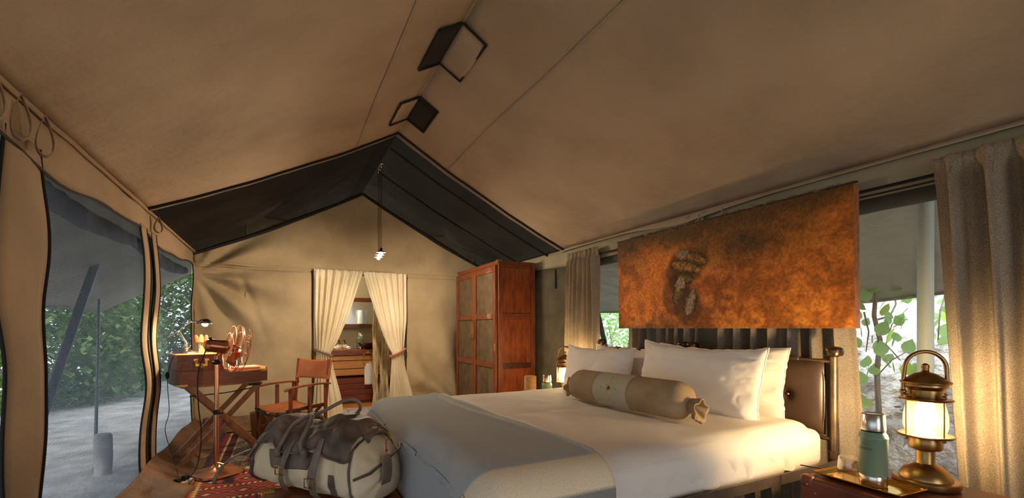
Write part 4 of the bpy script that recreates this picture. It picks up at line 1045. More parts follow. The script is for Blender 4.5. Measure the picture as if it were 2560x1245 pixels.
# lettering on the flask body
def letter(txt, size, ang0, z, R, parent, m='ink'):
    cu = bpy.data.curves.new('text', 'FONT'); cu.body = txt; cu.size = size; cu.align_x = 'CENTER'; cu.align_y = 'CENTER'
    to = bpy.data.objects.new('tmp', cu); COL.objects.link(to)
    me = bpy.data.meshes.new_from_object(to); bpy.data.objects.remove(to); me.name = 'lettering'
    for v in me.vertices:
        a = ang0+v.co.x/R; v.co = (R*cos(a), R*sin(a), z+v.co.y)
    me.materials.clear(); me.materials.append(M[m]); o = bpy.data.objects.new('lettering', me); COL.objects.link(o); o.parent = parent
    return o
A0 = atan2(-.925, -2.13)-radians(38)
letter('STANLEY', .014, A0, .150, .0479, fk)
b = MB()
for k in range(5): # small winged emblem above the word
    a = A0+(k-2)*.07; z = .166+.004*(2-abs(k-2)); b.add([(.0479*cos(a-.03), .0479*sin(a-.03), z-.002), (.0479*cos(a+.03), .0479*sin(a+.03), z), (.0479*cos(a+.02), .0479*sin(a+.02), z+.005)], [(0, 1, 2)])
b.build('emblem', 'ink', fk)
tumbler('drinking_glass', (2.17, 1.03, .6165), .042, .082, 'clear glass standing upside down on the brass tray', inv=True, n=32)
b = MB(); b.tube([(0, 0, 0), (-.02, .12, -.0), (-.12, .25, .0), (-.14, .31, .0)], .003, 6); o = b.build('lamp_cord', 'antique'); o.location = (2.27, .90, .618); tag(o, 'thin brown cord running from the near lantern across the suitcase', 'cord')
flask((2.19, 3.52, .535), 'green vacuum flask on the far bedside beside the wardrobe', k=.98)
b = MB(); b.lathe([(.054, 0), (.056, .004), (.056, .272), (.052, .278), (.0, .279)], 28); o = b.build('cork_canister', 'cork'); o.location = (2.03, 3.55, .535); tag(o, 'cork covered cylinder on the far bedside', 'canister')
for nm, x, y, z, lab, m in (('tumbler', 0, 0, 0, '', ''),): pass

# ------------------------------------------------------------------ pendant cluster
PY = 5.15
pe = thing('pendant_lamp', 'cluster of three small lit pendant bulbs hanging from the ridge', 'lamp', (XM, PY, ZR-.05))
b = MB(); b.box((0, 0, 0), (.03, .26, .015)); b.build('ceiling_plate', 'silver', pe, bevel=.003)
for k, dy in enumerate((-.09, 0, .09)):
    b = MB(); b.lathe([(.012, 0), (.014, -.02), (.006, -.04)], 12, (0, dy, -.005)); b.build('hook', 'silver', pe)
    zb = -.93-.015*k
    P = [(0, dy, -.03), (.004, dy*.97, -.3), (-.006, dy*.93, -.6), (.0, dy*.9, zb)]; b = MB(); b.tube(P, .0028, 6); b.build('wire', 'black', pe)
    yb = dy*.9
    b = MB(); b.lathe([(.008, zb), (.013, zb-.008), (.013, zb-.04)], 12, (0, yb, 0)); b.build('socket', 'black', pe)
    b = MB(); b.lathe([(.004, zb-.035), (.045, zb-.048), (.052, zb-.055), (.05, zb-.056), (.004, zb-.042)], 24, (0, yb, 0)); b.build('shade_disc', 'silver', pe)
    b = MB(); b.ball((0, yb, zb-.065), .017, 12); b.build('bulb', 'bulb_pen', pe)

# ------------------------------------------------------------------ desk group
DA = radians(20); DP = V((-.78, 4.60, 0))
dk_ = thing('campaign_desk', 'folding campaign desk with dark writing box on crossed legs', 'desk', DP, DA)
dm = V((.69, .36, 0))
b = MB(); b.box((.345, .18, .795), (.69, .36, .09)); 
b = MB()
# lower body sides follow a scooped profile on the right
prof = [(0, .755), (.70, .755), (.70, .862), (.42, .852), (.40, .862), (.36, .885), (0, .885)]
n_ = len(prof); vs = [(x, 0, z) for x, z in prof]+[(x, .36, z) for x, z in prof]
b.add(vs, [tuple(range(n_)), tuple(range(2*n_-1, n_-1, -1))]+[(i, i+n_, (i+1) % n_+n_, (i+1) % n_) for i in range(n_)]); b.build('writing_box', 'deskwood', dk_, smooth=False, bevel=.002)
b = MB(); b.box((.17, .18, .953), (.34, .36, .135)); hut = b.build('upper_box', 'deskwood', dk_, bevel=.003)
for x in (.115, .225):
    b = MB(); b.box((x, -.001, .952), (.003, .004, .13)); b.build('joint_line', 'wood_dark', hut)
b = MB(); b.box((.17, .18, 1.0235), (.345, .365, .008)); b.build('lid_board', 'palewood', hut, bevel=.002)
b = MB(); b.box((.343, .18, .953), (.008, .33, .12)); b.build('pigeonhole_front', 'palewood', hut); b = MB(); b.box((.349, .18, .953), (.004, .24, .075)); b.build('pigeonhole', 'wood_dark', hut)
hx, hz = .17, .955   # campaign handle
b = MB()
for s in (-1, 1): b.box((hx+s*.04, -.004, hz+.022), (.034, .006, .02)); b.box((hx+s*.036, -.004, hz), (.018, .006, .05))
b.box((hx, -.005, hz-.022), (.09, .008, .022)); b.box((hx, -.005, hz-.036), (.03, .007, .02)); b.build('drop_handle', 'brass', hut, bevel=.002)
b = MB(); b.box((.03, -.002, .764), (.085, .008, .016)); b.build('corner_strap', 'brass', dk_); b = MB(); b.box((.672, -.002, .856), (.062, .008, .018)); b.build('corner_strap', 'brass', dk_)
b = MB(); b.box((.56, .18, .862), (.27, .33, .012)); b.build('writing_slope', 'palewood', dk_); b = MB(); b.box((.69, .18, .874), (.02, .36, .03)); b.build('slope_edge', 'palewood', dk_, bevel=.003)
b = MB(); b.box((.34, .18, .745), (.60, .30, .02)); b.build('under_frame', 'legwood', dk_)
for y, nm in ((.03, 0), (.31, 1)):
    for (x0, x1, dy) in ((.10, .74, 0), (.66, -.02, .028)):
        t = MB(); t.bar((x0, y+dy, .745), (x1, y+dy, .02), .022, .045, (0, 0, 1)); t.build('leg', 'legwood', dk_, bevel=.003)
    b = MB(); b.lathe([(.011, 0), (.009, .006)], 12, (.395, y-.012, .40), rot=Matrix.Rotation(pi/2, 3, 'X')); b.build('pivot', 'brass', dk_)
b = MB(); b.box((.385, .18, .385), (.03, .26, .05)); b.build('stretcher', 'legwood', dk_)
b = MB(); b.tube([(.10, .06, .66), (.36, .06, .665), (.60, .06, .69)], .005, 6); b.build('tie_rod', 'black', dk_)
b = MB(); b.box((.60, .05, .725), (.09, .05, .02)); b.build('hinge_block', 'black', dk_)
def dl(x, y, z): 
    c_, s_ = cos(DA), sin(DA); return V((DP.x+x*c_-y*s_, DP.y+x*s_+y*c_, z))
for i, (x, y, z, sx, sy, h, m, lab, rz) in enumerate(((.54, .15, .868, .2, .22, .012, 'redcover', 'thin red covered book at the bottom on the desk slope', .1), (.56, .16, .880, .19, .20, .01, 'paper', 'cream notebook lying on the red book on the desk', -.05))):
    t = thing('book', lab, 'book', dl(x, y, z), DA+rz)
    b = MB(); b.box((0, 0, h/2), (sx, sy, h)); b.build('cover', m, t, bevel=.001)
    b = MB(); b.box((.003, 0, h/2), (sx-.0, sy-.01, h*.6)); b.build('pages', 'paper', t)
# desk lamp
LB = dl(.10, .19, 1.0285)
la = thing('desk_lamp', 'silver articulated desk lamp lit over the writing box', 'lamp', LB, -TH)     # local x = image right
b = MB(); b.lathe([(.095, 0), (.097, .004), (.088, .012), (.06, .028), (.03, .036), (.018, .040), (.018, .05), (.022, .056), (.016, .062), (.016, .09), (.006, .095)], 36); b.build('base', 'silver', la)
e1 = V((-.075, 0, .195)); e0 = V((.0, 0, .085)); e2 = V((.045, .0, .285)); e3 = V((-.15, -.01, .145)); hd = V((.18, -.02, .262))
b = MB(); b.tube([e0, e1], .0065, 10); b.tube([e0+V((.01, .0, .0)), e1+V((.012, 0, .004))], .004, 8); b.build('lower_arm', 'silver', la)
b = MB(); b.tube([e3, e1, e2], .005, 10); b.tube([e3, e3+V((.03, 0, .02))], .010, 10); b.build('upper_arm', 'silver', la)
b = MB(); b.ball(e0, .016); b.ball(e1, .016); b.ball(e2, .014); b.build('joint', 'silver', la)
b = MB(); b.tube([e2, e2.lerp(hd, .5)+V((0, 0, .004)), hd+V((-.03, 0, .01))], .009, 10); b.build('head_arm', 'silver', la)
b = MB(); b.lathe([(.012, .045), (.03, .04), (.058, .018), (.066, 0), (.064, 0), (.055, .016), (.028, .036), (.01, .04)], 30, hd); b.build('shade', 'silver', la)
b = MB(); b.ball(hd+V((0, 0, .0)), .024); b.build('bulb', 'bulb_desk', la)
cup = MB(); cup.lathe([(.026, 0), (.028, .003), (.034, .098), (.032, .098), (.026, .008), (.001, .008)], 28); o = cup.build('metal_cup', 'silver'); o.location = dl(.215, .21, 1.0285); tag(o, 'silver tumbler holding the wooden scoops on the desk', 'cup')
for i, (dx, m, lab, ti) in enumerate(((-.012, 'redspoon', 'dark red wooden paddle leaning left in the silver tumbler', -.22), (0, 'oak', 'orange wooden spoon upright in the silver tumbler', .0), (.012, 'redspoon', 'dark red wooden paddle leaning right in the silver tumbler', .2))):
    b = MB(); b.grid(9, 14, lambda u, v: ((2*u-1)*(.006+.014*smooth(.35, .6, v))*(sqrt(max(.05, 1-max(0, (v-.75)/.25)**2))), .004*i-.006*(1-(2*u-1)**2), .155*v))
    o = b.build('wooden_spoon', m, solid=.003); o.location = dl(.215, .21, 1.04)+V((dx*.9, dx*.3-.008+.008*i, 0)); o.rotation_euler = (0, ti, -TH); tag(o, lab, 'spoon')

# fan
fa = thing('pedestal_fan', 'copper pedestal fan with wire cage in front of the desk', 'fan', (-.49, 4.48, .024))
b = MB(); b.lathe([(.19, 0), (.194, .008), (.185, .022), (.12, .04), (.05, .05), (.026, .075), (.02, .085)], 48, lobes=lambda a, z: 1+.07*cos(4*a+.6)*(1 if z < .04 else .3)); b.build('base', 'copper', fa)
b = MB(); b.tube([(0, 0, .06), (0, 0, .52)], .021, 20); b.build('lower_pole', 'copper', fa)
b = MB(); b.tube([(0, 0, .50), (0, 0, .93)], .017, 20); b.build('upper_pole', 'copper', fa)
b = MB(); b.lathe([(.024, .50), (.024, .53), (.019, .54)], 20); b.tube([(.015, -.0, .51), (.045, -.012, .51)], .009, 10); b.build('height_clamp', 'black', fa)
b = MB(); b.tube([(0, 0, .92), (0, 0, .965)], .018, 16); b.tube([(-.03, -.01, .935), (.03, .0, .94)], .014, 12); b.build('tilt_joint', 'black', fa)
ax = V((.95, .28, -.17)).normalized()      # where the fan faces
zf = 1.052
Zx = ax; Xx = V((0, 0, 1)).cross(Zx).normalized(); Yx = Zx.cross(Xx); FR = Matrix((Xx, Yx, Zx)).transposed()
HC = V((.135, .05, zf))   # hub centre
mo = HC-ax*.10
b = MB(); b.lathe([(.002, -.135), (.03, -.13), (.048, -.115), (.055, -.09), (.056, -.02), (.06, 0), (.058, .03), (.03, .05)], 32, mo, FR); motor = b.build('motor_housing', 'copper_dk', fa)
b = MB(); b.ball(mo-ax*.09+V((0, 0, .06)), .013, 12, (1, 1, .8)); b.build('oscillation_knob', 'black', motor)
b = MB(); b.tube([V((0, 0, .94)), V((0, 0, .99)), mo+V((0, 0, -.03))], .017, 14); b.build('neck', 'copper_dk', fa)
RG = .205
cg = MB()
def cagept(r, d, a): return HC+FR @ V((r*cos(a), r*sin(a), d))
for r, d in ((RG, 0), (RG*.995, .012), (RG*.93, .06), (RG*.93, -.045), (RG*.62, .082), (RG*.62, -.066), (.05, .09), (.055, -.072)):
    cg.tube([cagept(r, d, 2*pi*k/48) for k in range(48)], .0035 if r > .2 else .0022, 6, closed=True)
cage = cg.build('cage_ring', 'copper', fa)
wr_ = MB()
for k in range(36):
    a = 2*pi*k/36
    wr_.tube([cagept(r, d, a) for r, d in ((.045, .09), (RG*.62, .083), (RG*.88, .068), (RG*.98, .04), (RG, .006))], .0010, 4, caps=False)
    wr_.tube([cagept(r, d, a) for r, d in ((.05, -.072), (RG*.62, -.067), (RG*.88, -.055), (RG*.98, -.03), (RG, .006))], .0010, 4, caps=False)
wr_.build('cage_wire', 'copper', fa)
b = MB(); b.lathe([(.035, .092), (.034, .097), (.0, .099)], 24, HC, FR); b.build('badge', 'copper_dk', fa)
b = MB(); b.lathe([(.03, -.03), (.032, .02), (.022, .035), (.001, .04)], 24, HC, FR); b.build('hub', 'copper_dk', fa)
for q in range(4):
    def bl_(u, v):
        r = .028+.145*v; wdt = .9*(.25+.75*sin(pi*(v*.75+.15))); a = q*pi/2+.3+(u-.5)*wdt+.25*v
        return cagept(r, .03*(u-.5)*2*(.4+.6*v)*-1, a)
    b = MB(); b.grid(9, 10, bl_); b.build('blade', 'copper', fa, solid=.002)
FANCORD = [mo-ax*.12+V((0, -.005, -.045)), V((-.12, -.06, .85)), V((-.115, -.08, .6)), V((-.10, -.05, .35)), V((-.12, -.09, .12)), V((-.18, -.16, .03)), V((-.29, -.20, .03))]
# chair
CH = V((.105, 5.20, 0)); CA = radians(40.5)
ch = thing('director_chair', 'wooden folding director chair with tan leather seat and back at the desk', 'chair', CH, CA)
for y in (-.23, .23):
    for x in (-.235, -.0, .215):
        b = MB(); b.box((x, y, .335 if x else .35), (.034, .022, .63 if x else .60)); b.build('post', 'wood', ch, bevel=.003)
    P = [(-.30, y, .640), (-.27, y, .655), (-.1, y, .668), (.12, y, .668), (.27, y, .655)]
    b = MB()
    def arm(u, v, y=y):
        k = u*(len(P)-1); i = min(int(k), len(P)-2); t = k-i; p = V(P[i]).lerp(V(P[i+1]), t); hw = .024*(sqrt(max(0, 1-max(0, (.08-u)/.08)**2))*.7+.3) if u < .08 else .024
        a = 2*pi*v; return (p.x, p.y+hw*sp(cos(a), .6), p.z+.010*sp(sin(a), .6))
    b.grid(24, 17, arm); b.add([arm(0, k/16) for k in range(16)], [tuple(range(16))]); b.add([arm(1, k/16) for k in range(16)], [tuple(range(16))]); b.build('armrest', 'wood', ch)
    b = MB(); b.box((-.01, y, .03), (.50, .026, .03)); b.build('runner', 'wood', ch, bevel=.003)
    b = MB(); b.box((-.01, y, .24), (.44, .018, .03)); b.build('stretcher', 'wood', ch, bevel=.003)
    b = MB(); b.box((-.01, y*.90, .43), (.50, .024, .03)); b.build('seat_rail', 'wood_dark', ch, bevel=.003)
    b = MB(); b.bar((.225, y*.96, .44), (.275, y*.96, .915), .022, .03, (1, 0, 0)); b.build('back_post', 'wood', ch, bevel=.003)
for x in (-.2, .18):
    for s in (-1, 1):
        b = MB(); b.bar((x+.012*s, -.2*s, .43), (x+.012*s, .2*s, .05), .016, .028, (0, 0, 1)); b.build('cross_leg', 'legwood', ch, bevel=.002)
    b = MB(); b.tube([(x-.03, 0, .24), (x+.03, 0, .24)], .006, 8); b.build('pivot', 'brass', ch)
b = MB(); b.grid(20, 24, lambda u, v: (-.25+.47*u, -.215+.43*v, .452-.045*(1-abs(2*v-1)**2.2)*(1-.3*u)+.003*fn(u*5, v*5))); b.build('seat', 'leather', ch, solid=.004)
b = MB(); b.grid(6, 24, lambda u, v: (-.262+.012*u, -.235+.47*v, .44-.062*(1-abs(2*v-1)**2.2)-.0*u+.01*(u-.5))); b.build('seat_underlayer', 'stitch', ch, solid=.01)
def bk(u, v):
    y = -.222+.444*u; x = .265+.045*v*.9-.0+.035*(1-(2*u-1)**2); return (x-.012+.02*0, y, .70+.21*v-.012*(1-(2*u-1)**2)*v)
b = MB(); b.grid(24, 10, bk); b.build('backrest', 'leather', ch, solid=.005)
for u in (0, 1):
    b = MB(); b.tube([V(bk(u, v/6))+V((.0, 0, 0)) for v in range(7)], .020, 12); b.build('back_sleeve', 'leather', ch)
# waste bin, power strip, cords
wb_ = MB(); wb_.lathe([(.10, 0), (.105, .005), (.125, .27), (.13, .275), (.125, .28), (.12, .27), (.10, .012), (.001, .012)], 32); o = wb_.build('waste_bin', 'antique'); o.location = (-.2, 5.85, .012); tag(o, 'brass waste bin standing behind the desk legs', 'bin')
ps = thing('power_strip', 'pale power strip with plugged cords on the groundsheet', 'power strip', (-.72, 4.22, .012), radians(60))
b = MB(); b.box((0, 0, .022), (.30, .055, .04)); b.build('housing', 'plastic', ps, bevel=.006)
for x in (-.09, 0.0, .09):
    b = MB(); b.lathe([(.018, .0425), (.018, .0435), (.014, .0435)], 14, (x, 0, 0)); b.build('socket', 'label', ps)
b = MB(); b.box((.09, 0, .062), (.05, .035, .038)); b.build('plug', 'black', ps, bevel=.005); b = MB(); b.box((.01, 0, .062), (.045, .035, .036)); b.build('plug', 'black', ps, bevel=.005)
b = MB(); b.tube([(-.15, 0, .02), (-.2, .03, .02), (-.24, -.02, .05), (-.22, -.06, .01), (-.12, -.09, .008), (.02, -.06, .01), (.12, -.05, .05), (.09, -.01, .075)], .005, 7); b.build('cord', 'black', ps)
LC = [dl(.01, .15, 1.03), dl(-.02, .14, .95), dl(-.045, .12, .80), dl(-.04, .08, .55), dl(-.075, .03, .4), dl(-.04, -.05, .20), V((-.73, 4.35, .08)), V((-.71, 4.27, .085))]
b = MB(); 
def cat(P, n=8):
    out = []
    for i in range(len(P)-1):
        p0, p1, p2, p3 = P[max(0, i-1)], P[i], P[i+1], P[min(len(P)-1, i+2)]
        for k in range(n):
            t = k/n; out.append(.5*((2*p1)+(p2-p0)*t+(2*p0-5*p1+4*p2-p3)*t*t+(3*p1-p0-3*p2+p3)*t**3))
    return out+[P[-1]]
b.tube(cat([V(p) for p in LC]), .0028, 6); b.ball(LC[2]+V((0, 0, .05)), .018, 12, (.8, .8, 1.8)); o = b.build('lamp_cord', 'black'); tag(o, 'thin black cord dropping from the desk lamp down the net', 'cord')
b = MB(); b.tube(cat(FANCORD), .0045, 7); b.build('power_cord', 'black', fa)

# ------------------------------------------------------------------ rugs
RR, RO, RK, RC, RN, RG2, RW = [srgb(*c) for c in ((126, 30, 26), (160, 62, 28), (40, 24, 24), (200, 166, 110), (60, 44, 60), (98, 96, 98), (172, 150, 116))]
def rug(lab, x0, x1, y0, y1, cf, rz=0):
    t = thing('kilim_rug', lab, 'rug', ((x0+x1)/2, (y0+y1)/2, .012), rz); W = x1-x0; L = y1-y0; nu, nv = int(W/.01), int(L/.01)
    b = MB(); b.grid(nu, nv, lambda u, v: ((u-.5)*W, (v-.5)*L, .006+.003*fn(u*6, v*9, x0)), colf=lambda u, v: cf(u*W, v*L, W, L)); b.build('weave', 'rug', t, solid=.006)
    for s in (0, 1):
        b = MB()
        n_ = int(L/.02) if False else int(W/.022)
        for k in range(n_):
            x = -W/2+W*(k+.5)/n_; yy = (L/2)*(1 if s else -1); d = .05 if s else -.05
            b.tube([(x, yy, .008), (x+random.uniform(-.012, .012), yy+d, .004)], .003, 4, caps=False)
        b.build('fringe', 'fringe', t, kind='stuff')
    return t
def nearc(x, y, W, L):
    e = min(x, W-x)
    if e < .07:
        z = abs(((y/.05) % 1)-.5)*2; return RC if e > .015+.035*z and e < .045+.02*z else (RO if e < .045 else RK)
    yy = y % .30; band = int(y/.30) % 3; xx = (x % .24)-.12; q = yy-.15
    if yy < .015 or yy > .285: return RC if (int(x/.02) % 2) else RK
    d = abs(xx)+abs(q)
    st_ = round(d/.02)
    if band == 0:
        if d < .022: return RC
        if d < .06: return RK
        if d < .09: return RO
        if abs(abs(xx)-.1) < .02 and abs(q) < .09: return RK
        return RR
    if band == 1:
        if max(abs(xx), abs(q)) < .02 or d < .03: return RC
        if max(abs(xx), abs(q)) < .06: return RG2
        if (int((x+y)/.03)+int((x-y+5)/.03)) % 4 == 0: return RK
        return RR
    if d < .03: return RW
    if st_ % 3 == 0: return RK
    if st_ % 3 == 1: return RO
    return RR
def farc(x, y, W, L):
    k = x % .62
    h = fn(x*90, y*90, 3)
    if k < .05: return RN
    if k < .10: return RR
    if k < .115: return RC
    if k < .19: return RK if (int(y/.03) % 3) else RR
    if k < .2: return RC
    if k < .34: return RW if h > .02 else RN
    if k < .35: return RR
    if k < .45: return RN if (int(y/.04)+int(x/.03)) % 3 else RR
    if k < .55: return RR if (int(y/.1) % 2) else srgb(120, 28, 40)
    return RK
rug('red and orange patterned kilim with cream zigzag edge beneath the fan base', -.62, .95, 2.3, 4.62, nearc)
rug('dark red striped kilim with fringe under the desk', -.62, 1.45, 4.66, 6.12, farc)

# ------------------------------------------------------------------ trunk and travel bag
tk = thing('luggage_trunk', 'low wooden trunk with brass corners under the travel bag', 'trunk', (-.08, 1.72, .018))
tdx, tdy, tz = .58, .80, .43
b = MB(); b.box((tdx/2, tdy/2, tz/2-.06), (tdx, tdy, tz-.12)); b.build('body', 'wood', tk, bevel=.006)
b = MB(); b.box((tdx/2, tdy/2, tz-.058), (tdx+.008, tdy+.008, .115)); lid = b.build('lid', 'burl', tk, bevel=.006)
for x in (0, tdx):
    for y in (0, tdy):
        b = MB(); b.box((x+(.02 if x == 0 else -.02), y+(.02 if y == 0 else -.02), tz-.02), (.06, .06, .05)); b.build('corner_plate', 'brass', lid, bevel=.003)
        b = MB(); b.ball((x+(.03 if x == 0 else -.03), y+(.03 if y == 0 else -.03), tz+.005), .004, 8); b.build('rivet', 'brass', lid)
BP = V((.195, 2.425, .455)); BA = atan2(-.60, .43)
bg_ = thing('travel_bag', 'khaki canvas travel bag with brown leather flap and straps on the trunk', 'bag', BP, BA)
BLx, BD, BH = .74, .32, .33
def bsec(s, a, off=0.0):
    """s in -1..1 along the bag, a angle in the section (0 = front side, pi/2 = top)"""
    H = BH*(1+.04*s+.03*sin(s*4)); 
    endk = (max(0, 1-abs(s)**7))**.30 if abs(s) < 1 else 0
    endk = max(endk, .0)
    cy, cz = sp(cos(a), .62), sp(sin(a), .62)
    zz = .5*(cz+1)
    wy = (BD/2+off)*(1-.42*zz**1.7+.10*sin(pi*zz))
    tz_ = H*(1-.05*(1-endk)-.18*max(0, abs(s)-.75)/.25*(zz > .5)*zz)
    x = BLx/2*s*(1-.07*zz)
    nz_ = .016*fn(s*2.5, cos(a)*1.3, sin(a)*1.3)+.008*fn(s*8, cos(a)*4, sin(a)*4)
    yk = endk*.10+.90
    y = -(wy+nz_)*cy*yk
    z = max(0, tz_*zz+off*cz+nz_*.6*(zz > .2)-.02*(1-(2*zz-1)**2)*(1-endk)*0)
    z -= .035*math.exp(-((s+.15)/.35)**2)*max(0, zz-.6)/.4
    return V((x, y, max(z, .0)))
b = MB(); ns, na = 90, 72
b.grid(na, ns, lambda u, v: bsec(sp(2*v-1, .8), 2*pi*u), cu=True)
for e in (0, 1):       # end caps slightly bulged
    sE = -1 if e == 0 else 1
    base_i = len(b.v); ring = [bsec(sE, 2*pi*k/na) for k in range(na)]
    c0 = sum(ring, V())/na
    rings = [ring]
    for q in (1, 2, 3, 4, 5):
        t = q/5; rings.append([p.lerp(c0, t)+V((sE*.05*(1-(1-t)**2), 0, .0))+V((sE*.010*fn(k*.2, q, 3), 0, 0)) for k, p in enumerate(ring)])
    vs = [p for R_ in rings for p in R_]
    fs = []
    for q in range(5):
        for k in range(na): k2 = (k+1) % na; fs.append((q*na+k, q*na+k2, (q+1)*na+k2, (q+1)*na+k))
    b.add(vs, fs)
b.build('body', 'bag', bg_, ang=70)
def ang_at(zz): # section angle on the front side for a height fraction
    c_ = 2*zz-1; return math.asin(max(-1, min(1, sp(c_, 1/.62))))
# leather flap: from over the top down the front with scalloped hem
def flapf(off, s0=-.97, s1=.93):
    def f(u, v):
        s = s0+(s1-s0)*u
        for (la_, lb_, dp) in ((-1.0, -.56, .10), (-.56, .36, .19), (.36, 1.0, .20)):
            if la_ <= s <= lb_: q = (2*(s-la_)/(lb_-la_)-1); hem = .74-dp*sqrt(max(0, 1-abs(q)**2.6))
        a0 = ang_at(hem); a1 = pi*.80; a = a0+(a1-a0)*v
        p = bsec(s*.99, a, off); p.z += off+.006*fn(s*4, v*4, 6)
        p.z += .004
        return p
    return f
b = MB(); b.grid(170, 34, flapf(.012)); b.build('flap', 'bagleather', bg_, solid=.005, ang=70)
b = MB(); b.tube([flapf(.015)(k/160, 0) for k in range(161)], .005, 6); b.build('flap_edging', 'bagleather', bg_)
# dark leather patch under the handles
def patch(u, v):
    s = -.62+.95*u; z0 = .36+.05*u; zt = .62
    if u < .12: z0 = .62-.26*(u/.12)
    if u > .9: z0 = .42+.2*((u-.9)/.1)
    zz = z0+(zt-z0)*v; return bsec(s, ang_at(zz), .006)
b = MB(); b.grid(30, 10, patch); b.build('handle_patch', 'bagleather', bg_, solid=.003)
def strapP(s0, s1, zlist, w_=.024, off=.02, name='strap', parent=bg_):
    """ribbon down the front; zlist height fractions (top->bottom)"""
    C = []
    for i, zz in enumerate(zlist):
        t = i/(len(zlist)-1); s = s0+(s1-s0)*t; C.append((s, zz))
    b = MB(); vs = []
    for s, zz in C:
        for q in (-1, 1): vs.append(bsec(s+q*2*w_/BLx, ang_at(min(.999, zz)), off+.004))
    m_ = len(C); b.add(vs, [(2*i, 2*i+1, 2*i+3, 2*i+2) for i in range(m_-1)]); o = b.build(name, 'strap', parent, solid=.005, subs=1); return o
def buckle(s, zz, parent, w_=.062, h=.040):
    p = bsec(s, ang_at(zz), .032); b = MB()
    P = [p+V((x, -.004, z)) for x, z in ((-w_/2, -h/2), (w_/2, -h/2), (w_/2, h/2), (-w_/2, h/2))]
    b.tube(P, .003, 6, closed=True); b.tube([p+V((0, -.006, h/2)), p+V((0, -.010, -h/2))], .0025, 6); b.build('buckle', 'brass', parent)
Z1 = [.80, .74, .67, .60, .52, .44, .36, .28, .2, .12, .05]
for s0, s1, bz in ((-.86, -1.02, .34), (-.12, -.28, .40), (.42, .33, .30)):
    st_ = strapP(s0, s1, Z1 if s0 > -.8 else [.84, .78, .7, .62, .54, .46], off=.022)
    if s0 > -.8: buckle((s0+s1)/2-.02, bz, st_)
# loose left strap hanging out
lo = [bsec(-.96, ang_at(.62), .03), bsec(-1.0, ang_at(.5), .05)+V((-.03, -.03, 0)), bsec(-1.0, ang_at(.38), .06)+V((-.075, -.05, 0)), bsec(-1.0, ang_at(.2), .06)+V((-.11, -.07, 0)), bsec(-1.0, ang_at(.05), .06)+V((-.15, -.08, .0))]
b = MB(); C = cat(lo, 5); vs = []
for p in C: vs += [p+V((-.015, 0, -.004)), p+V((.015, 0, .004))]
b.add(vs, [(2*i, 2*i+1, 2*i+3, 2*i+2) for i in range(len(C)-1)]); ls_ = b.build('strap', 'strap', bg_, solid=.005)
p = lo[2]; b = MB(); b.tube([p+V((x, -.006, z)) for x, z in ((-.026, -.018), (.026, -.018), (.026, .018), (-.026, .018))], .003, 6, closed=True); b.build('buckle', 'brass', ls_)
for s in (-.93, .62):       # leather tabs behind buckles
    b = MB(); b.grid(10, 10, lambda u, v: bsec(s+(u-.5)*.10, ang_at(.10+.30*v), .006+.0*(u))); b.build('side_tab', 'bagleather', bg_, solid=.004)
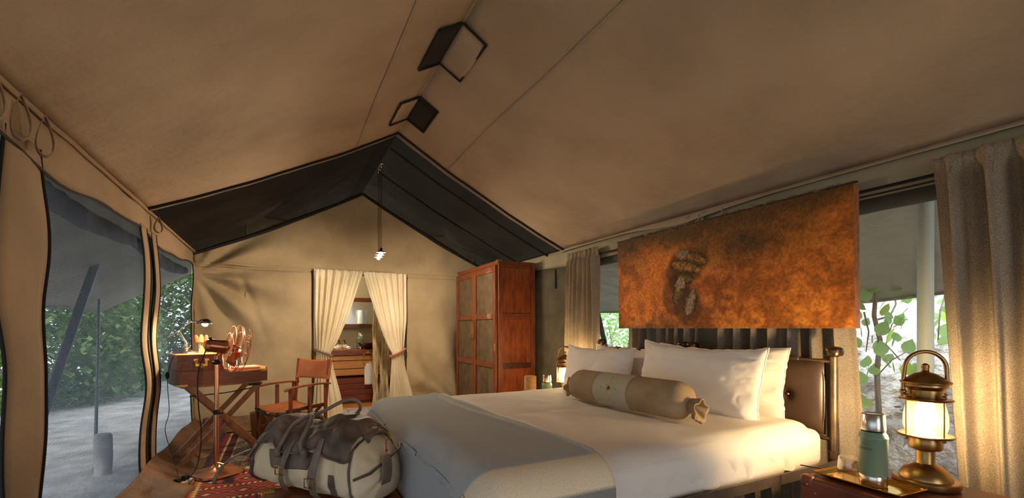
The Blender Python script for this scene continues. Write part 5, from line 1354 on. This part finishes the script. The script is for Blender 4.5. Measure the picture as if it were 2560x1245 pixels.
# rolled handles
def hnd(sa, sb, za, top, side, lean):
    A = bsec(sa, ang_at(.60), .03); B = bsec(sb, ang_at(.60), .03); P = [A, A+V((.03, -.0, .05)), A.lerp(B, .18)+V((0, lean*.6, .12)), A.lerp(B, .5)+V((.02, lean, top)), A.lerp(B, .82)+V((0, lean*.6, .13)), B+V((-.02, 0, .05)), B]
    b = MB(); b.tube(cat(P, 8), .0095, 10)
    for q in (A, B): b.lathe([(.002, .03), (.016, .02), (.018, -.01), (.012, -.02)], 10, q)
    b.build('handle', 'strap', bg_)
hnd(-.36, .20, .6, .165, -1, .10)
def top(s, y, z=0): return bsec(s, pi/2, .02)+V((0, y, z))
P = [top(-.40, .10), top(-.42, .05, .03), top(-.30, -.03, .035), top(-.05, -.01, .055), top(.22, .05, .075), top(.36, .09, .06), top(.34, .12, .02), top(.20, .13, -.01)]
b = MB(); b.tube(cat(P, 8), .009, 10); b.build('handle', 'strap', bg_)
# piping on the body's end, mouth of the bag, tag
b = MB(); b.tube([bsec(.93, 2*pi*k/72, .006)+V((.0, 0, 0)) for k in range(72)], .005, 6, closed=True); b.build('piping', 'bagleather', bg_)
b = MB(); b.tube([bsec(-.93, 2*pi*k/72, .006) for k in range(72)], .005, 6, closed=True); b.build('piping', 'bagleather', bg_)
xe = BLx/2*.95+.04
b = MB(); b.tube([(xe-.03, -.16, .13), (xe+.012, -.10, .15), (xe+.02, 0, .19), (xe+.015, .09, .22), (xe-.02, .13, .23)], .006, 6); b.build('end_seam', 'bagleather', bg_)
b = MB()
def foldc(u, v):  # rolled leather mouth at the right end
    a = .35+pi*.75*v; s = .80+.14*u; p = bsec(s, pi/2+.3, .0); return V((p.x+.03*u, .01+.075*cos(a), p.z-.03+.055*sin(a)+.01*fn(u*5, v*6)))
b.grid(12, 20, foldc); b.build('rolled_mouth', 'bagleather', bg_, solid=.006)
b = MB()
def foldl(u, v):
    a = pi*1.1*v-.1; s = -.95+.5*u; p = bsec(s, pi/2+.5, .0); return V((p.x, .05+.075*cos(a)+.02*fn(u*6, v), p.z-.01+(.04+.02*sin(u*8))*sin(a)))
b.grid(22, 14, foldl); b.build('open_mouth', 'bag', bg_, solid=.006)
b = MB(); b.tube([(xe-.04, .02, .30), (xe-.0, .02, .31), (xe+.02, .015, .285), (xe-.0, .015, .27)], .0035, 6, closed=True); b.build('buckle', 'brass', bg_)
tg = MB(); tg.grid(10, 12, lambda u, v: (xe+.038+.008*sin(v*3), -.03+(u-.5)*(.06-.02*(v > .86)), .09+.13*v)); tgo = tg.build('luggage_tag', 'strap', bg_, solid=.006, bevel=.002)
tg = MB(); tg.tube([(xe+.04, -.03, .215), (xe+.03, -.02, .25), (xe+.01, .0, .275)], .0022, 6); tg.ball((xe+.034, -.022, .238), .006, 8); tg.build('tag_cord', 'redcover', bg_)
